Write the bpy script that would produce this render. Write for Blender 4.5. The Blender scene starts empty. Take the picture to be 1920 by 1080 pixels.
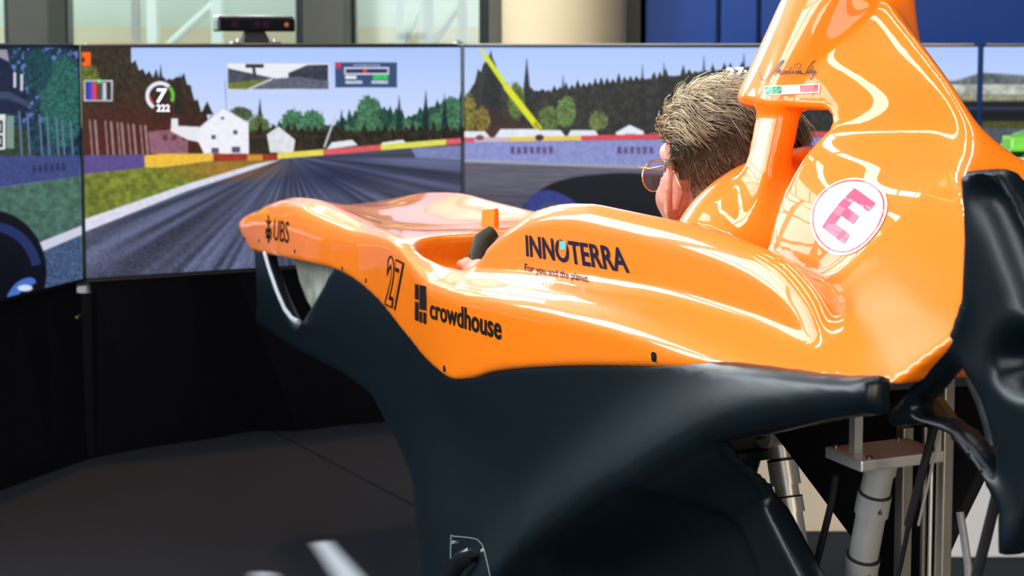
import bpy, bmesh, math, random
import numpy as np
from mathutils import Vector, Matrix
from mathutils.bvhtree import BVHTree
from mathutils.geometry import delaunay_2d_cdt

random.seed(7); rng = np.random.default_rng(7)
SC = bpy.context.scene
COL = SC.collection

# ------------------------------------------------------------------ camera
F_PX = 3000.0; PP_Y = 320.0; PITCH = math.radians(4.5); EYE = 1.283
cam_data = bpy.data.cameras.new('camera'); cam = bpy.data.objects.new('camera', cam_data); COL.objects.link(cam)
cam.location = (0, 0, EYE); cam.rotation_euler = (math.radians(90) - PITCH, 0, 0)
cam_data.sensor_width = 36; cam_data.lens = F_PX / 1920 * 36; cam_data.shift_y = -(540 - PP_Y) / 1920
cam_data.clip_start = .05; cam_data.clip_end = 200
cam_data.dof.use_dof = True; cam_data.dof.focus_distance = 2.05; cam_data.dof.aperture_fstop = 9
SC.camera = cam
# ------------------------------------------------------------------ colour management
SC.view_settings.view_transform = 'Standard'; SC.view_settings.look = 'None'
SC.view_settings.gamma = 1; SC.view_settings.use_curve_mapping = False
SC.view_settings.exposure = 0.0
SC.cycles.use_denoising = True
SC.cycles.max_bounces = 8; SC.cycles.sample_clamp_indirect = 6
# ------------------------------------------------------------------ world, sun, assumed daylight panels, added fill lights
world = bpy.data.worlds.new('world'); SC.world = world; world.use_nodes = True
world.node_tree.nodes['Background'].inputs[0].default_value = (.86, .96, .95, 1)
world.node_tree.nodes['Background'].inputs[1].default_value = 4.0
def area(name, loc, rot, sx, sy, power, color=(1, 1, 1)):
    d = bpy.data.lights.new(name, 'AREA'); d.shape = 'RECTANGLE'; d.size = sx; d.size_y = sy
    d.energy = power; d.color = color
    o = bpy.data.objects.new(name, d); COL.objects.link(o); o.location = loc; o.rotation_euler = rot
    return o
# assumed facade windows on the left: daylight panels only, no glazing built
FACADE_X = -4.6
for i in range(5):
    tall = i in (2, 3)
    area('assumed_facade_daylight', (FACADE_X, -1.3 + i * 2.0, 3.05 if tall else 2.75), (0, math.radians(-90), 0), 2.5 if tall else 1.5, 1.72, 140 if tall else 84, (.84, .93, 1))
# assumed skylights: narrow daylight panels hung below the ceiling, no glazing built
CEIL_Z = 4.4
for i in range(4):
    area('assumed_skylight', (-2.2 + i * 1.25, 2.6, CEIL_Z - .06), (0, 0, 0), .22, 4.6, 55, (.95, .97, 1))
# added light panel under the ceiling, placed to reflect in the air box
area('added_roof_edge_fill', (-3.85, 3.3, CEIL_Z - .07), (0, 0, 0), 1.35, 3.8, 130, (.93, .97, 1))
# added light panels high at the back, giving the body its white reflections
for i in range(4):
    area('added_back_wall_fill', (-3.4 + i * 1.35, 8.85, 3.2), (math.radians(-90), 0, 0), 1.2, 1.0, 42, (.95, .97, 1))
# added unseen fill panels behind the viewer, brightening cowl and actuators
area('rear_fill', (2.6, -3.6, 1.95), (math.radians(90), 0, 0), 2.4, 3.7, 190, (1, .84, .62))
area('rear_fill', (-.6, -3.6, 1.95), (math.radians(90), 0, 0), 2.4, 3.7, 110, (.95, .97, 1))
sun_d = bpy.data.lights.new('sun', 'SUN'); sun_d.energy = 110; sun_d.angle = math.radians(.5); sun_d.color = (1, .97, .92)
sun = bpy.data.objects.new('sun', sun_d); COL.objects.link(sun)
SUN_DIR = Vector((.45, .25, -1)).normalized()
sun.rotation_euler = SUN_DIR.to_track_quat('-Z', 'Y').to_euler()
wd = bpy.data.lights.new('warm_floor_fill', 'SPOT'); wd.energy = 300; wd.color = (1, .5, .24); wd.spot_size = math.radians(44); wd.spot_blend = .8; wd.shadow_soft_size = .15  # added warm spot that browns the far carpet, no known lamp
warm = bpy.data.objects.new('warm_floor_fill', wd); COL.objects.link(warm); warm.location = (-1.2, 4.75, 4.25)
warm.rotation_euler = (0, 0, 0)
cs = bpy.data.lights.new('column_fill', 'SPOT'); cs.energy = 260; cs.color = (1, .95, .85); cs.spot_size = math.radians(50); cs.spot_blend = .6; cs.shadow_soft_size = .1  # added spot that brightens the cream column
cso = bpy.data.objects.new('column_fill', cs); COL.objects.link(cso); cso.location = (-.9, 7.2, 4.2); cso.rotation_euler = (Vector((.27, 8.5, 1.2)) - Vector((-.9, 7.2, 4.2))).to_track_quat('-Z', 'Y').to_euler()

# ------------------------------------------------------------------ measuring: where a sight line of the photograph meets the place
TH = math.radians(23); CAR_O = np.array([.30, 2.25, 0.0])
CA = np.array([-math.sin(TH), math.cos(TH), 0]); CL = np.array([-math.cos(TH), -math.sin(TH), 0])
CAM = np.array([0, 0, EYE])
def ray(px, py):
    x = (px - 960) / F_PX; y = (PP_Y - py) / F_PX; c, s = math.cos(PITCH), math.sin(PITCH)
    return np.array([x, c + y * s, -s + y * c])
def at_v(px, py, v):
    "point of the car's lengthwise plane v: (u, v, z)"
    r = ray(px, py); t = (v - (CAM - CAR_O) @ CL) / (r @ CL); p = CAM + t * r - CAR_O
    return np.array([p @ CA, v, p[2]])
def at_y(px, py, Y):
    r = ray(px, py); return CAM + r * (Y / r[1])
def at_z(px, py, z):
    r = ray(px, py); return CAM + r * ((z - EYE) / r[2])
def to_photo(p):
    q = p - CAM; c, s = math.cos(PITCH), math.sin(PITCH)
    fw = q[..., 1] * c - q[..., 2] * s; up = q[..., 1] * s + q[..., 2] * c
    return 960 + F_PX * q[..., 0] / fw, PP_Y - F_PX * up / fw
def to_car(p): 
    q = np.asarray(p) - CAR_O; return np.array([q @ CA, q @ CL, q[2]])

# ------------------------------------------------------------------ materials
def lin(c):
    return tuple(((x / 255) / 12.92 if x / 255 <= .04045 else ((x / 255 + .055) / 1.055) ** 2.4) for x in c)
MATS = {}
def mat(name, rgb, rough=.5, metal=0, coat=0, coat_rough=.03, noise=0, nscale=20, bump=0, bscale=200, emit=0, spec=.5, sss=0, detail=4):
    if name in MATS: return MATS[name]
    m = bpy.data.materials.new(name); m.use_nodes = True; nt = m.node_tree; b = nt.nodes['Principled BSDF']
    c = (*rgb, 1)
    b.inputs['Base Color'].default_value = c; b.inputs['Roughness'].default_value = rough; b.inputs['Metallic'].default_value = metal
    b.inputs['Coat Weight'].default_value = coat; b.inputs['Coat Roughness'].default_value = coat_rough
    b.inputs['Specular IOR Level'].default_value = spec
    if sss: b.inputs['Subsurface Weight'].default_value = sss; b.inputs['Subsurface Radius'].default_value = (.012, .005, .003); b.inputs['Subsurface Scale'].default_value = 1
    if emit: b.inputs['Emission Color'].default_value = c; b.inputs['Emission Strength'].default_value = emit
    tc = None
    if noise or bump:
        tc = nt.nodes.new('ShaderNodeTexCoord')
    if noise:
        n = nt.nodes.new('ShaderNodeTexNoise'); n.inputs['Scale'].default_value = nscale; n.inputs['Detail'].default_value = detail
        nt.links.new(tc.outputs['Object'], n.inputs['Vector'])
        mx = nt.nodes.new('ShaderNodeMix'); mx.data_type = 'RGBA'; mx.blend_type = 'MIX'
        mx.inputs[6].default_value = tuple(x * (1 - noise) for x in rgb) + (1,); mx.inputs[7].default_value = tuple(min(1, x * (1 + noise)) for x in rgb) + (1,)
        nt.links.new(n.outputs['Fac'], mx.inputs[0]); nt.links.new(mx.outputs[2], b.inputs['Base Color'])
    if bump:
        n2 = nt.nodes.new('ShaderNodeTexNoise'); n2.inputs['Scale'].default_value = bscale; n2.inputs['Detail'].default_value = 3
        nt.links.new(tc.outputs['Object'], n2.inputs['Vector'])
        bp = nt.nodes.new('ShaderNodeBump'); bp.inputs['Strength'].default_value = bump; bp.inputs['Distance'].default_value = .002
        nt.links.new(n2.outputs['Fac'], bp.inputs['Height']); nt.links.new(bp.outputs['Normal'], b.inputs['Normal'])
    MATS[name] = m
    return m
ORANGE = mat('orange_gloss_paint', (1.0, .218, .006), .32, coat=.85, coat_rough=.02, spec=.2)
BLACKP = mat('black_satin_plastic', (.003, .007, .011), .3, spec=.35, noise=.25, nscale=60, bump=.06, bscale=900)
BLACK = mat('black_matte', (.006, .006, .008), .6, noise=.3, nscale=30)
BLACKG = mat('black_gloss', (.006, .007, .009), .15)
ALU = mat('brushed_aluminium', (.75, .74, .71), .36, metal=.75, noise=.08, nscale=40)
STEEL = mat('dark_steel', (.12, .12, .12), .35, metal=1, noise=.2, nscale=50)
INK = mat('navy_black_ink', (.004, .004, .03), .6, spec=.08, noise=.1, nscale=10)
INKB = mat('black_ink', (.004, .004, .004), .6, spec=.08, noise=.1, nscale=10)
WHITE = mat('white_vinyl', (.85, .85, .85), .3, coat=.6, noise=.03, nscale=10)
RED = mat('red_vinyl', (.72, .01, .02), .35, coat=.5, noise=.05, nscale=10)
GREEN = mat('green_vinyl', (.0, .28, .08), .35, coat=.5, noise=.05, nscale=10)
CYAN = mat('cyan_vinyl', (.06, .55, .68), .35, noise=.05, nscale=10)
SKIN = mat('skin', (.78, .42, .31), .45, noise=.14, nscale=45, bump=.3, bscale=400, sss=.25)

# ------------------------------------------------------------------ objects
def link(name, me, material=None, parent=None, smooth=True):
    o = bpy.data.objects.new(name, me); COL.objects.link(o)
    if material is not None: me.materials.append(material)
    if parent is not None: o.parent = parent
    if smooth and len(me.polygons): me.polygons.foreach_set('use_smooth', [True] * len(me.polygons))
    return o
def tag(o, label, cat, group=None, kind=None):
    if label: o['label'] = label
    if cat: o['category'] = cat
    if group: o['group'] = group
    if kind: o['kind'] = kind
    return o
def struct(o, label=None):
    o['kind'] = 'structure'
    if label: o['label'] = label
    return o
def empty(name, loc=(0, 0, 0), rz=0, parent=None):
    o = bpy.data.objects.new(name, None); COL.objects.link(o); o.location = loc; o.rotation_euler = (0, 0, rz); o.empty_display_size = .1
    if parent is not None: o.parent = parent
    return o
def mesh(name, verts, faces):
    me = bpy.data.meshes.new(name); me.from_pydata([tuple(map(float, v)) for v in verts], [], [tuple(int(i) for i in f) for f in faces]); me.update(); return me
class MB:
    "collects boxes, tubes, prisms and lathes into one mesh"
    def __init__(s): s.v = []; s.f = []
    def add(s, v, f):
        n = len(s.v); s.v += [tuple(map(float, p)) for p in v]; s.f += [tuple(n + i for i in q) for q in f]; return s
    def box(s, lo, hi, M=None, bev=0):
        bm = bmesh.new(); bmesh.ops.create_cube(bm, size=1)
        lo = Vector(lo); hi = Vector(hi)
        for v in bm.verts: v.co = Vector([(lo[i] + hi[i]) / 2 + v.co[i] * (hi[i] - lo[i]) for i in range(3)])
        if bev: bmesh.ops.bevel(bm, geom=bm.edges[:], offset=bev, segments=2, affect='EDGES', profile=.6)
        if M is not None: bmesh.ops.transform(bm, matrix=M, verts=bm.verts)
        bm.verts.index_update(); s.add([v.co for v in bm.verts], [[v.index for v in f.verts] for f in bm.faces]); bm.free(); return s
    def tube(s, pts, r, n=12, cap=True, flat=1.0):
        pts = [Vector(p) for p in pts]; rs = r if hasattr(r, '__len__') else [r] * len(pts)
        base = len(s.v); up = None
        for i, p in enumerate(pts):
            t = (pts[min(i + 1, len(pts) - 1)] - pts[max(i - 1, 0)]).normalized()
            if up is None:
                up = Vector((0, 0, 1)) if abs(t.z) < .9 else Vector((1, 0, 0))
            x = t.cross(up).normalized(); y = x.cross(t).normalized(); up = y
            for k in range(n):
                a = 2 * math.pi * k / n
                s.v.append(tuple(p + (x * math.cos(a) * flat + y * math.sin(a)) * rs[i]))
        for i in range(len(pts) - 1):
            for k in range(n):
                k2 = (k + 1) % n; s.f.append((base + i * n + k, base + i * n + k2, base + (i + 1) * n + k2, base + (i + 1) * n + k))
        if cap:
            s.f.append(tuple(base + k for k in range(n))[::-1]); s.f.append(tuple(base + (len(pts) - 1) * n + k for k in range(n)))
        return s
    def prism(s, poly, origin, ex, ey, ez, depth):
        "extrude a 2-D polygon"
        o = Vector(origin); ex = Vector(ex); ey = Vector(ey); ez = Vector(ez); n = len(poly); b = len(s.v)
        for d in (0, depth):
            for (x, y) in poly: s.v.append(tuple(o + ex * x + ey * y + ez * d))
        s.f.append(tuple(b + i for i in range(n))[::-1]); s.f.append(tuple(b + n + i for i in range(n)))
        for i in range(n):
            j = (i + 1) % n; s.f.append((b + i, b + j, b + n + j, b + n + i))
        return s
    def build(s, name, material, parent=None, smooth=False, bevel=0):
        me = mesh(name, s.v, s.f); o = link(name, me, material, parent, smooth)
        bm = bmesh.new(); bm.from_mesh(me); bmesh.ops.recalc_face_normals(bm, faces=bm.faces); bm.to_mesh(me); bm.free()
        if smooth:
            try: me.set_sharp_from_angle(angle=math.radians(40))
            except Exception: pass
        if bevel:
            md = o.modifiers.new('bevel', 'BEVEL'); md.width = bevel; md.segments = 2; md.limit_method = 'ANGLE'
        return o

# ------------------------------------------------------------------ smooth curves and implicit solids
def spline(xs, ys):
    "monotone cubic through the points"
    xs = np.array(xs, float); ys = np.array(ys, float); o = np.argsort(xs); xs = xs[o]; ys = ys[o]
    h = np.diff(xs); d = np.diff(ys) / h; m = np.zeros_like(ys)
    m[0] = d[0]; m[-1] = d[-1]
    for i in range(1, len(xs) - 1):
        if d[i - 1] * d[i] > 0:
            w1 = 2 * h[i] + h[i - 1]; w2 = h[i] + 2 * h[i - 1]; m[i] = (w1 + w2) / (w1 / d[i - 1] + w2 / d[i])
    def f(x):
        x = np.clip(x, xs[0], xs[-1]); i = np.clip(np.searchsorted(xs, x) - 1, 0, len(h) - 1)
        t = (x - xs[i]) / h[i]; t2 = t * t; t3 = t2 * t
        return (2 * t3 - 3 * t2 + 1) * ys[i] + (t3 - 2 * t2 + t) * h[i] * m[i] + (-2 * t3 + 3 * t2) * ys[i + 1] + (t3 - t2) * h[i] * m[i + 1]
    return f
def smin(a, b, k):
    h = np.maximum(k - np.abs(a - b), 0) / k; return np.minimum(a, b) - h * h * (k / 4)
def smax(a, b, k): return -smin(-a, -b, k)
def sstep(a, b, x):
    t = np.clip((x - a) / (b - a), 0, 1); return t * t * (3 - 2 * t)
def trilin(f, p, o, h):
    q = (p - o) / h; i = np.floor(q).astype(np.int64)
    for k in range(3): i[:, k] = np.clip(i[:, k], 0, f.shape[k] - 2)
    t = q - i; r = 0
    for dx in (0, 1):
        for dy in (0, 1):
            for dz in (0, 1):
                w = (t[:, 0] if dx else 1 - t[:, 0]) * (t[:, 1] if dy else 1 - t[:, 1]) * (t[:, 2] if dz else 1 - t[:, 2])
                r = r + w * f[i[:, 0] + dx, i[:, 1] + dy, i[:, 2] + dz]
    return r
def surface(f, o, h, name):
    "mesh of f = 0 (surface nets), vertices settled on the surface"
    o = np.array(o, float); s = f < 0; nx, ny, nz = f.shape
    c = np.zeros((nx - 1, ny - 1, nz - 1), np.int8)
    for dx in (0, 1):
        for dy in (0, 1):
            for dz in (0, 1): c += s[dx:nx - 1 + dx, dy:ny - 1 + dy, dz:nz - 1 + dz]
    I = np.argwhere((c > 0) & (c < 8)); idx = np.full(c.shape, -1, np.int32); idx[I[:, 0], I[:, 1], I[:, 2]] = np.arange(len(I))
    corner = [(dx, dy, dz) for dx in (0, 1) for dy in (0, 1) for dz in (0, 1)]
    val = {q: f[I[:, 0] + q[0], I[:, 1] + q[1], I[:, 2] + q[2]].astype(float) for q in corner}
    acc = np.zeros((len(I), 3)); cnt = np.zeros(len(I))
    for a in corner:
        for ax in range(3):
            if a[ax] == 0:
                b = list(a); b[ax] = 1; b = tuple(b); va, vb = val[a], val[b]; m = (va < 0) != (vb < 0)
                t = np.where(m, va / np.where(m, va - vb, 1), 0); p = np.tile(np.array(a, float), (len(I), 1)); p[:, ax] = t
                acc[m] += p[m]; cnt[m] += 1
    P = o + (I + acc / cnt[:, None]) * h
    E3 = np.eye(3) * h * .6
    for it in range(2):
        v = trilin(f, P, o, h); g = np.stack([(trilin(f, P + e, o, h) - trilin(f, P - e, o, h)) / (2 * h * .6) for e in E3], 1)
        n2 = (g * g).sum(1); st = -(v / np.maximum(n2, .05))[:, None] * g
        P = P + np.clip(st, -.5 * h, .5 * h)
    Q = []
    for ax in range(3):
        sl = [slice(None)] * 3; sl2 = [slice(None)] * 3; sl[ax] = slice(0, -1); sl2[ax] = slice(1, None)
        e = np.argwhere(s[tuple(sl)] != s[tuple(sl2)]); b, d = [(1, 2), (2, 0), (0, 1)][ax]
        ok = (e[:, b] > 0) & (e[:, d] > 0) & (e[:, b] < f.shape[b] - 1) & (e[:, d] < f.shape[d] - 1); e = e[ok]
        fl = s[e[:, 0], e[:, 1], e[:, 2]]
        quad = []
        for (ob, od) in ((-1, -1), (0, -1), (0, 0), (-1, 0)):
            w = e.copy(); w[:, b] += ob; w[:, d] += od; quad.append(idx[w[:, 0], w[:, 1], w[:, 2]])
        q = np.stack(quad, 1); q[~fl] = q[~fl][:, ::-1]; Q.append(q)
    Q = np.concatenate(Q); Q = Q[(Q >= 0).all(1)]
    me = bpy.data.meshes.new(name)
    me.vertices.add(len(P)); me.vertices.foreach_set('co', P.astype(np.float32).ravel())
    me.loops.add(Q.size); me.loops.foreach_set('vertex_index', Q.astype(np.int32).ravel())
    me.polygons.add(len(Q)); me.polygons.foreach_set('loop_start', np.arange(0, Q.size, 4, dtype=np.int32)); me.polygons.foreach_set('loop_total', np.full(len(Q), 4, np.int32))
    me.update(calc_edges=True); me.validate()
    return me
def poly_sdf(x, y, pts):
    "signed distance to a polygon, negative inside"
    pts = np.array(pts, float); n = len(pts); d = np.full(np.broadcast(x, y).shape, 1e9); s = np.ones(d.shape)
    for i in range(n):
        a, b = pts[i], pts[i - 1]; ex, ey = b - a; wx = x - a[0]; wy = y - a[1]
        t = np.clip((wx * ex + wy * ey) / (ex * ex + ey * ey + 1e-12), 0, 1); d = np.minimum(d, (wx - ex * t) ** 2 + (wy - ey * t) ** 2)
        c1 = y >= a[1]; c2 = y < b[1]; c3 = ex * wy > ey * wx
        s = np.where((c1 & c2 & c3) | (~c1 & ~c2 & ~c3), -s, s)
    return s * np.sqrt(d)
def smooth_poly(pts, n=8, closed=True):
    "Catmull-Rom through the points"
    P = [np.array(p, float) for p in pts]; out = []; m = len(P)
    for i in range(m if closed else m - 1):
        g = lambda k: P[k % m] if closed else P[min(max(k, 0), m - 1)]
        a, b, c, d = g(i - 1), g(i), g(i + 1), g(i + 2)
        for j in range(n):
            t = j / n; out.append(.5 * (2 * b + (c - a) * t + (2 * a - 5 * b + 4 * c - d) * t * t + (3 * b - 3 * c + d - a) * t ** 3))
    if not closed: out.append(P[-1])
    return out
def grid(lo, hi, h):
    ax = [np.arange(lo[i], hi[i] + h, h) for i in range(3)]
    return ax[0][:, None, None], ax[1][None, :, None], ax[2][None, None, :]
# ================================================================== the hall
CARPET = mat('dark_grey_carpet', (.014, .017, .021), .95, noise=.45, nscale=260, bump=.8, bscale=700, spec=.15, detail=6)
SUBF = mat('dark_seam', (.004, .004, .005), .9, noise=.2, nscale=40)
fl = struct(MB().box((-7, -4, -.06), (8, 16, -.012)).build('floor', SUBF))
def carpet(poly): MB().prism(poly, (0, 0, -.012), (1, 0, 0), (0, 1, 0), (0, 0, 1), .012).build('carpet_piece', CARPET, fl)
s0 = at_z(590, 850, 0); s1 = at_z(780, 950, 0); sd = (s1 - s0) / np.linalg.norm(s1 - s0); sn = np.array([-sd[1], sd[0], 0]) * .004
pa = s0 - sd * 1.3; pb = s1 + sd * 6
carpet([(-7, 16), (-7, -4), (pb - sn)[:2], (pa - sn)[:2], (pa[0] - .6, 16)][::1])
carpet([(pb + sn)[:2], (8, -4), (8, 16), (pa[0] - .592, 16), (pa + sn)[:2]])
# ceiling with added slots, shaped to give the sun patches on the carpet
CEILM = mat('dark_ceiling_panels', (.035, .037, .04), .8, noise=.15, nscale=3)
def cdt_panel(outline, holes=()):
    vs = []; es = []
    for lp in [outline, *holes]:
        n = len(vs); vs += [Vector(p) for p in lp]; es += [(n + i, n + (i + 1) % len(lp)) for i in range(len(lp))]
    V, E_, Fc, *_ = delaunay_2d_cdt(vs, es, [], 0, 1e-6)
    out = []
    for f in Fc:
        c = sum((V[i] for i in f), Vector((0, 0))) / len(f)
        cx, cy = np.array(c.x), np.array(c.y)
        if poly_sdf(cx, cy, outline) < 0 and all(poly_sdf(cx, cy, h) > 0 for h in holes): out.append(f)
    return V, out
def up_to_roof(p): 
    k = CEIL_Z / -SUN_DIR.z; return (p[0] - SUN_DIR.x * k, p[1] - SUN_DIR.y * k)
slot = [up_to_roof(p) for p in ((-.56, 4.03), (-.475, 4.06), (-.30, 3.62), (-.42, 3.60))]
cb = (-.625, 3.80); slot2 = [up_to_roof((cb[0] + .055 * math.cos(t), cb[1] + .03 * math.sin(t) - .015)) for t in np.arange(0, 6.28, .5)]
V, Fc = cdt_panel([(-4.7, -4), (8, -4), (8, 9.2), (-4.7, 9.2)], [slot, slot2])
ce = struct(link('ceiling', mesh('ceiling', [(v.x, v.y, CEIL_Z) for v in V], Fc), CEILM, smooth=False))
md = ce.modifiers.new('thick', 'SOLIDIFY'); md.thickness = .1; md.offset = 1
FRAME = mat('anthracite_frame', (.02, .025, .028), .45, noise=.1, nscale=20)
# added bars and posts before the ceiling and facade panels, splitting their light
m = MB()
for i in range(4):
    x = -2.2 + i * 1.25
    for k in range(4): m.box((x - .42, .3 + k * 1.15 + .55, CEIL_Z - .16), (x + .42, .3 + k * 1.15 + .62, CEIL_Z - .1))
for k in range(5): m.box((-4.53, 1.4 + k * .78 + .36, CEIL_Z - .16), (-3.17, 1.4 + k * .78 + .40, CEIL_Z - .1))
struct(m.build('trim_1', FRAME))
m = MB()
for i in range(6): m.box((FACADE_X + .03, -2.38 + i * 2.0, 0), (FACADE_X + .13, -2.22 + i * 2.0, CEIL_Z))
for z in (1.32, 2.15, 2.95, 3.72): m.box((FACADE_X + .04, -2.3, z - .03), (FACADE_X + .1, 7.7, z + .03))
struct(m.build('trim_2', FRAME))
LWALL = mat('grey_hall_wall', (.16, .17, .17), .8, noise=.08, nscale=2)
struct(MB().box((FACADE_X - .2, -4, 0), (FACADE_X - .05, 9.2, CEIL_Z)).build('wall_left', LWALL))
struct(MB().box((FACADE_X - .2, -4.2, 0), (8, -4, CEIL_Z)).build('wall_behind_viewer', LWALL))
struct(MB().box((8, -4, 0), (8.2, 9.2, CEIL_Z)).build('wall_right', LWALL))
# back of the hall
YB = 9.0
def bx(px, Y): return (px - 960) / F_PX * Y
GREYC = mat('grey_concrete', (.105, .105, .085), .8, noise=.15, nscale=4)
BEIGE = mat('cream_column_plaster', (.82, .66, .42), .7, noise=.05, nscale=3)
NAVY = mat('royal_blue_panel', (.003, .06, .33), .5, noise=.06, nscale=2)
DARKT = mat('dark_teal_frame', (.008, .018, .02), .4, noise=.1, nscale=10)
GLASS = bpy.data.materials.new('window_glass'); GLASS.use_nodes = True
nt = GLASS.node_tree; nt.nodes.clear(); ou = nt.nodes.new('ShaderNodeOutputMaterial'); mx = nt.nodes.new('ShaderNodeMixShader'); tr = nt.nodes.new('ShaderNodeBsdfTransparent'); gl = nt.nodes.new('ShaderNodeBsdfGlossy')
tr.inputs[0].default_value = (.9, .96, .94, 1); gl.inputs['Roughness'].default_value = .05; mx.inputs[0].default_value = .06
nt.links.new(tr.outputs[0], mx.inputs[1]); nt.links.new(gl.outputs[0], mx.inputs[2]); nt.links.new(mx.outputs[0], ou.inputs[0])
struct(MB().box((FACADE_X, YB - .1, 0), (bx(945, YB), YB + .1, .75)).build('wall_back', LWALL))
def window(n, p0, p1, mull=()):
    fr = MB()
    for p in (p0, p1): fr.box((bx(p, YB) - .03, YB - .06, .75), (bx(p, YB) + .03, YB + .06, CEIL_Z))
    for z in (.78, 2.6): fr.box((bx(p0, YB), YB - .06, z - .04), (bx(p1, YB), YB + .06, z + .04))
    o = struct(fr.build('window_%d' % n, DARKT))
    MB().box((bx(p0, YB) + .03, YB - .006, .8), (bx(p1, YB) - .03, YB + .006, CEIL_Z)).build('window_pane', GLASS, o)
    for p, w in mull: MB().box((bx(p, YB) - w, YB - .03, .8), (bx(p, YB) + w, YB + .03, CEIL_Z)).build('window_mullion', mat('pale_mullion', (.5, .55, .5), .5, noise=.1, nscale=8), o)
    return o
window(1, -600, 28); window(2, 126, 569, [(258, .018)]); window(3, 660, 909)
def column(name, p0, p1, Y, m_, label, dep=.4):
    tag(MB().box((bx(p0, Y), Y - dep / 2, 0), (bx(p1, Y), Y + dep / 2, CEIL_Z), bev=.01).build(name, m_), None, None); return bpy.data.objects
for i, (p0, p1, Y, m_) in enumerate(((40, 114, 8.8, GREYC), (579, 655, 8.8, GREYC), (918, 941, 8.8, GREYC), (1170, 1206, 8.8, GREYC))):
    struct(MB().box((bx(p0, Y), Y - .2, 0), (bx(p1, Y), Y + .2, CEIL_Z), bev=.01).build('trim_%d' % (i + 3), m_))
struct(MB().tube([(bx(1056, 8.5), 8.5, 0), (bx(1056, 8.5), 8.5, CEIL_Z)], (bx(1171, 8.5) - bx(941, 8.5)) / 2, 48).build('column', BEIGE, smooth=True))
wb = struct(MB().box((bx(1200, 8.6), 8.6, 0), (8, 8.75, CEIL_Z)).build('wall_blue', mat('navy_joint', (.001, .012, .07), .6, noise=.1, nscale=3)))
edges_ = [1206, 1346, 1421, 1560, 1700, 1990, 2300, 2600]
for p0, p1 in zip(edges_[:-1], edges_[1:]):
    MB().box((bx(p0 + 3, 8.6), 8.56, 0), (bx(p1 - 5, 8.6), 8.6, CEIL_Z), bev=.008).build('wall_panel', NAVY, wb)
# outside, seen through the glass
OUTW = mat('pale_concrete_outside', (.62, .66, .6), .8, noise=.12, nscale=1.5)
OUTG = mat('paving_outside', (.4, .36, .3), .9, noise=.15, nscale=3)
struct(MB().box((-9, 15.6, -.1), (8, 26, -.06)).build('ground_outside', OUTG))
struct(MB().box((-16, 6.5, 9), (12, 34, 9.2)).build('sun_blocker_outside', GREYC))  # added unseen slab that keeps the sun off the outside surfaces
struct(MB().box((-9, 17.5, 0), (3, 18, 1.48)).build('wall_outside', mat('warm_stone_outside', (.6, .5, .36), .8, noise=.1, nscale=2)))
struct(MB().box((-9, 19, 0), (3, 19.5, 6)).build('facade_outside', OUTW))
WSTEEL = mat('white_painted_steel', (.85, .86, .84), .4, noise=.04, nscale=8)
def truss(name, p0, p1, Y, label, zs=(.9, 1.35, 1.8, 2.3, 2.8, 3.4), t=.05):
    x0, x1 = bx(p0, Y), bx(p1, Y); r = empty(name, (0, 0, 0))
    for x in (x0, x1): MB().box((x - t * .7, Y - t, 0), (x + t * .7, Y + t, 5)).build('post', WSTEEL, r)
    for k in range(len(zs) - 1):
        a, b = ((x0, zs[k]), (x1, zs[k + 1])) if k % 2 else ((x1, zs[k]), (x0, zs[k + 1]))
        MB().tube([(a[0], Y, a[1]), (b[0], Y, b[1])], t * .55, 8).build('brace', WSTEEL, r)
    return tag(r, label, 'truss')
truss('steel_truss', 805, 868, 11.5, 'white steel lattice mast behind the glass, nearer the cream column', (.9, 1.25, 1.6, 1.95, 2.3))
truss('steel_truss', 752, 795, 12.5, 'white steel lattice mast behind the glass, left of its twin', (.9, 1.25, 1.62, 2.0, 2.3))
tag(truss('steel_truss', 290, 410, 16, 'faint pale lattice mast far behind the leftmost wide window', (.6, 1.15, 1.72, 2.3, 3), .07), None, None)

# ================================================================== screens
ZT, ZB = 1.283, .573
A0 = at_z(157, 527, ZB)[:2]; ang_c = math.radians(25.7); SWID = 1.25
dirv = lambda a: np.array([math.cos(a), math.sin(a)])
A1 = A0 + dirv(ang_c) * SWID; ang_l = math.radians(71.9); AL = A0 - dirv(ang_l) * SWID; ang_r = math.radians(-20.5); AR = A1 + dirv(ang_r) * SWID
_lat = rng.random((256, 256))
def vn(x, y):
    xi = np.floor(x).astype(int); yi = np.floor(y).astype(int); fx = x - xi; fy = y - yi; fx = fx * fx * (3 - 2 * fx); fy = fy * fy * (3 - 2 * fy)
    g = lambda i, j: _lat[i % 256, j % 256]
    return (g(xi, yi) * (1 - fx) + g(xi + 1, yi) * fx) * (1 - fy) + (g(xi, yi + 1) * (1 - fx) + g(xi + 1, yi + 1) * fx) * fy
def fbm(x, y): return .5 * vn(x, y) + .3 * vn(x * 2.1 + 7, y * 2.1) + .2 * vn(x * 4.3, y * 4.3 + 3)
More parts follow.
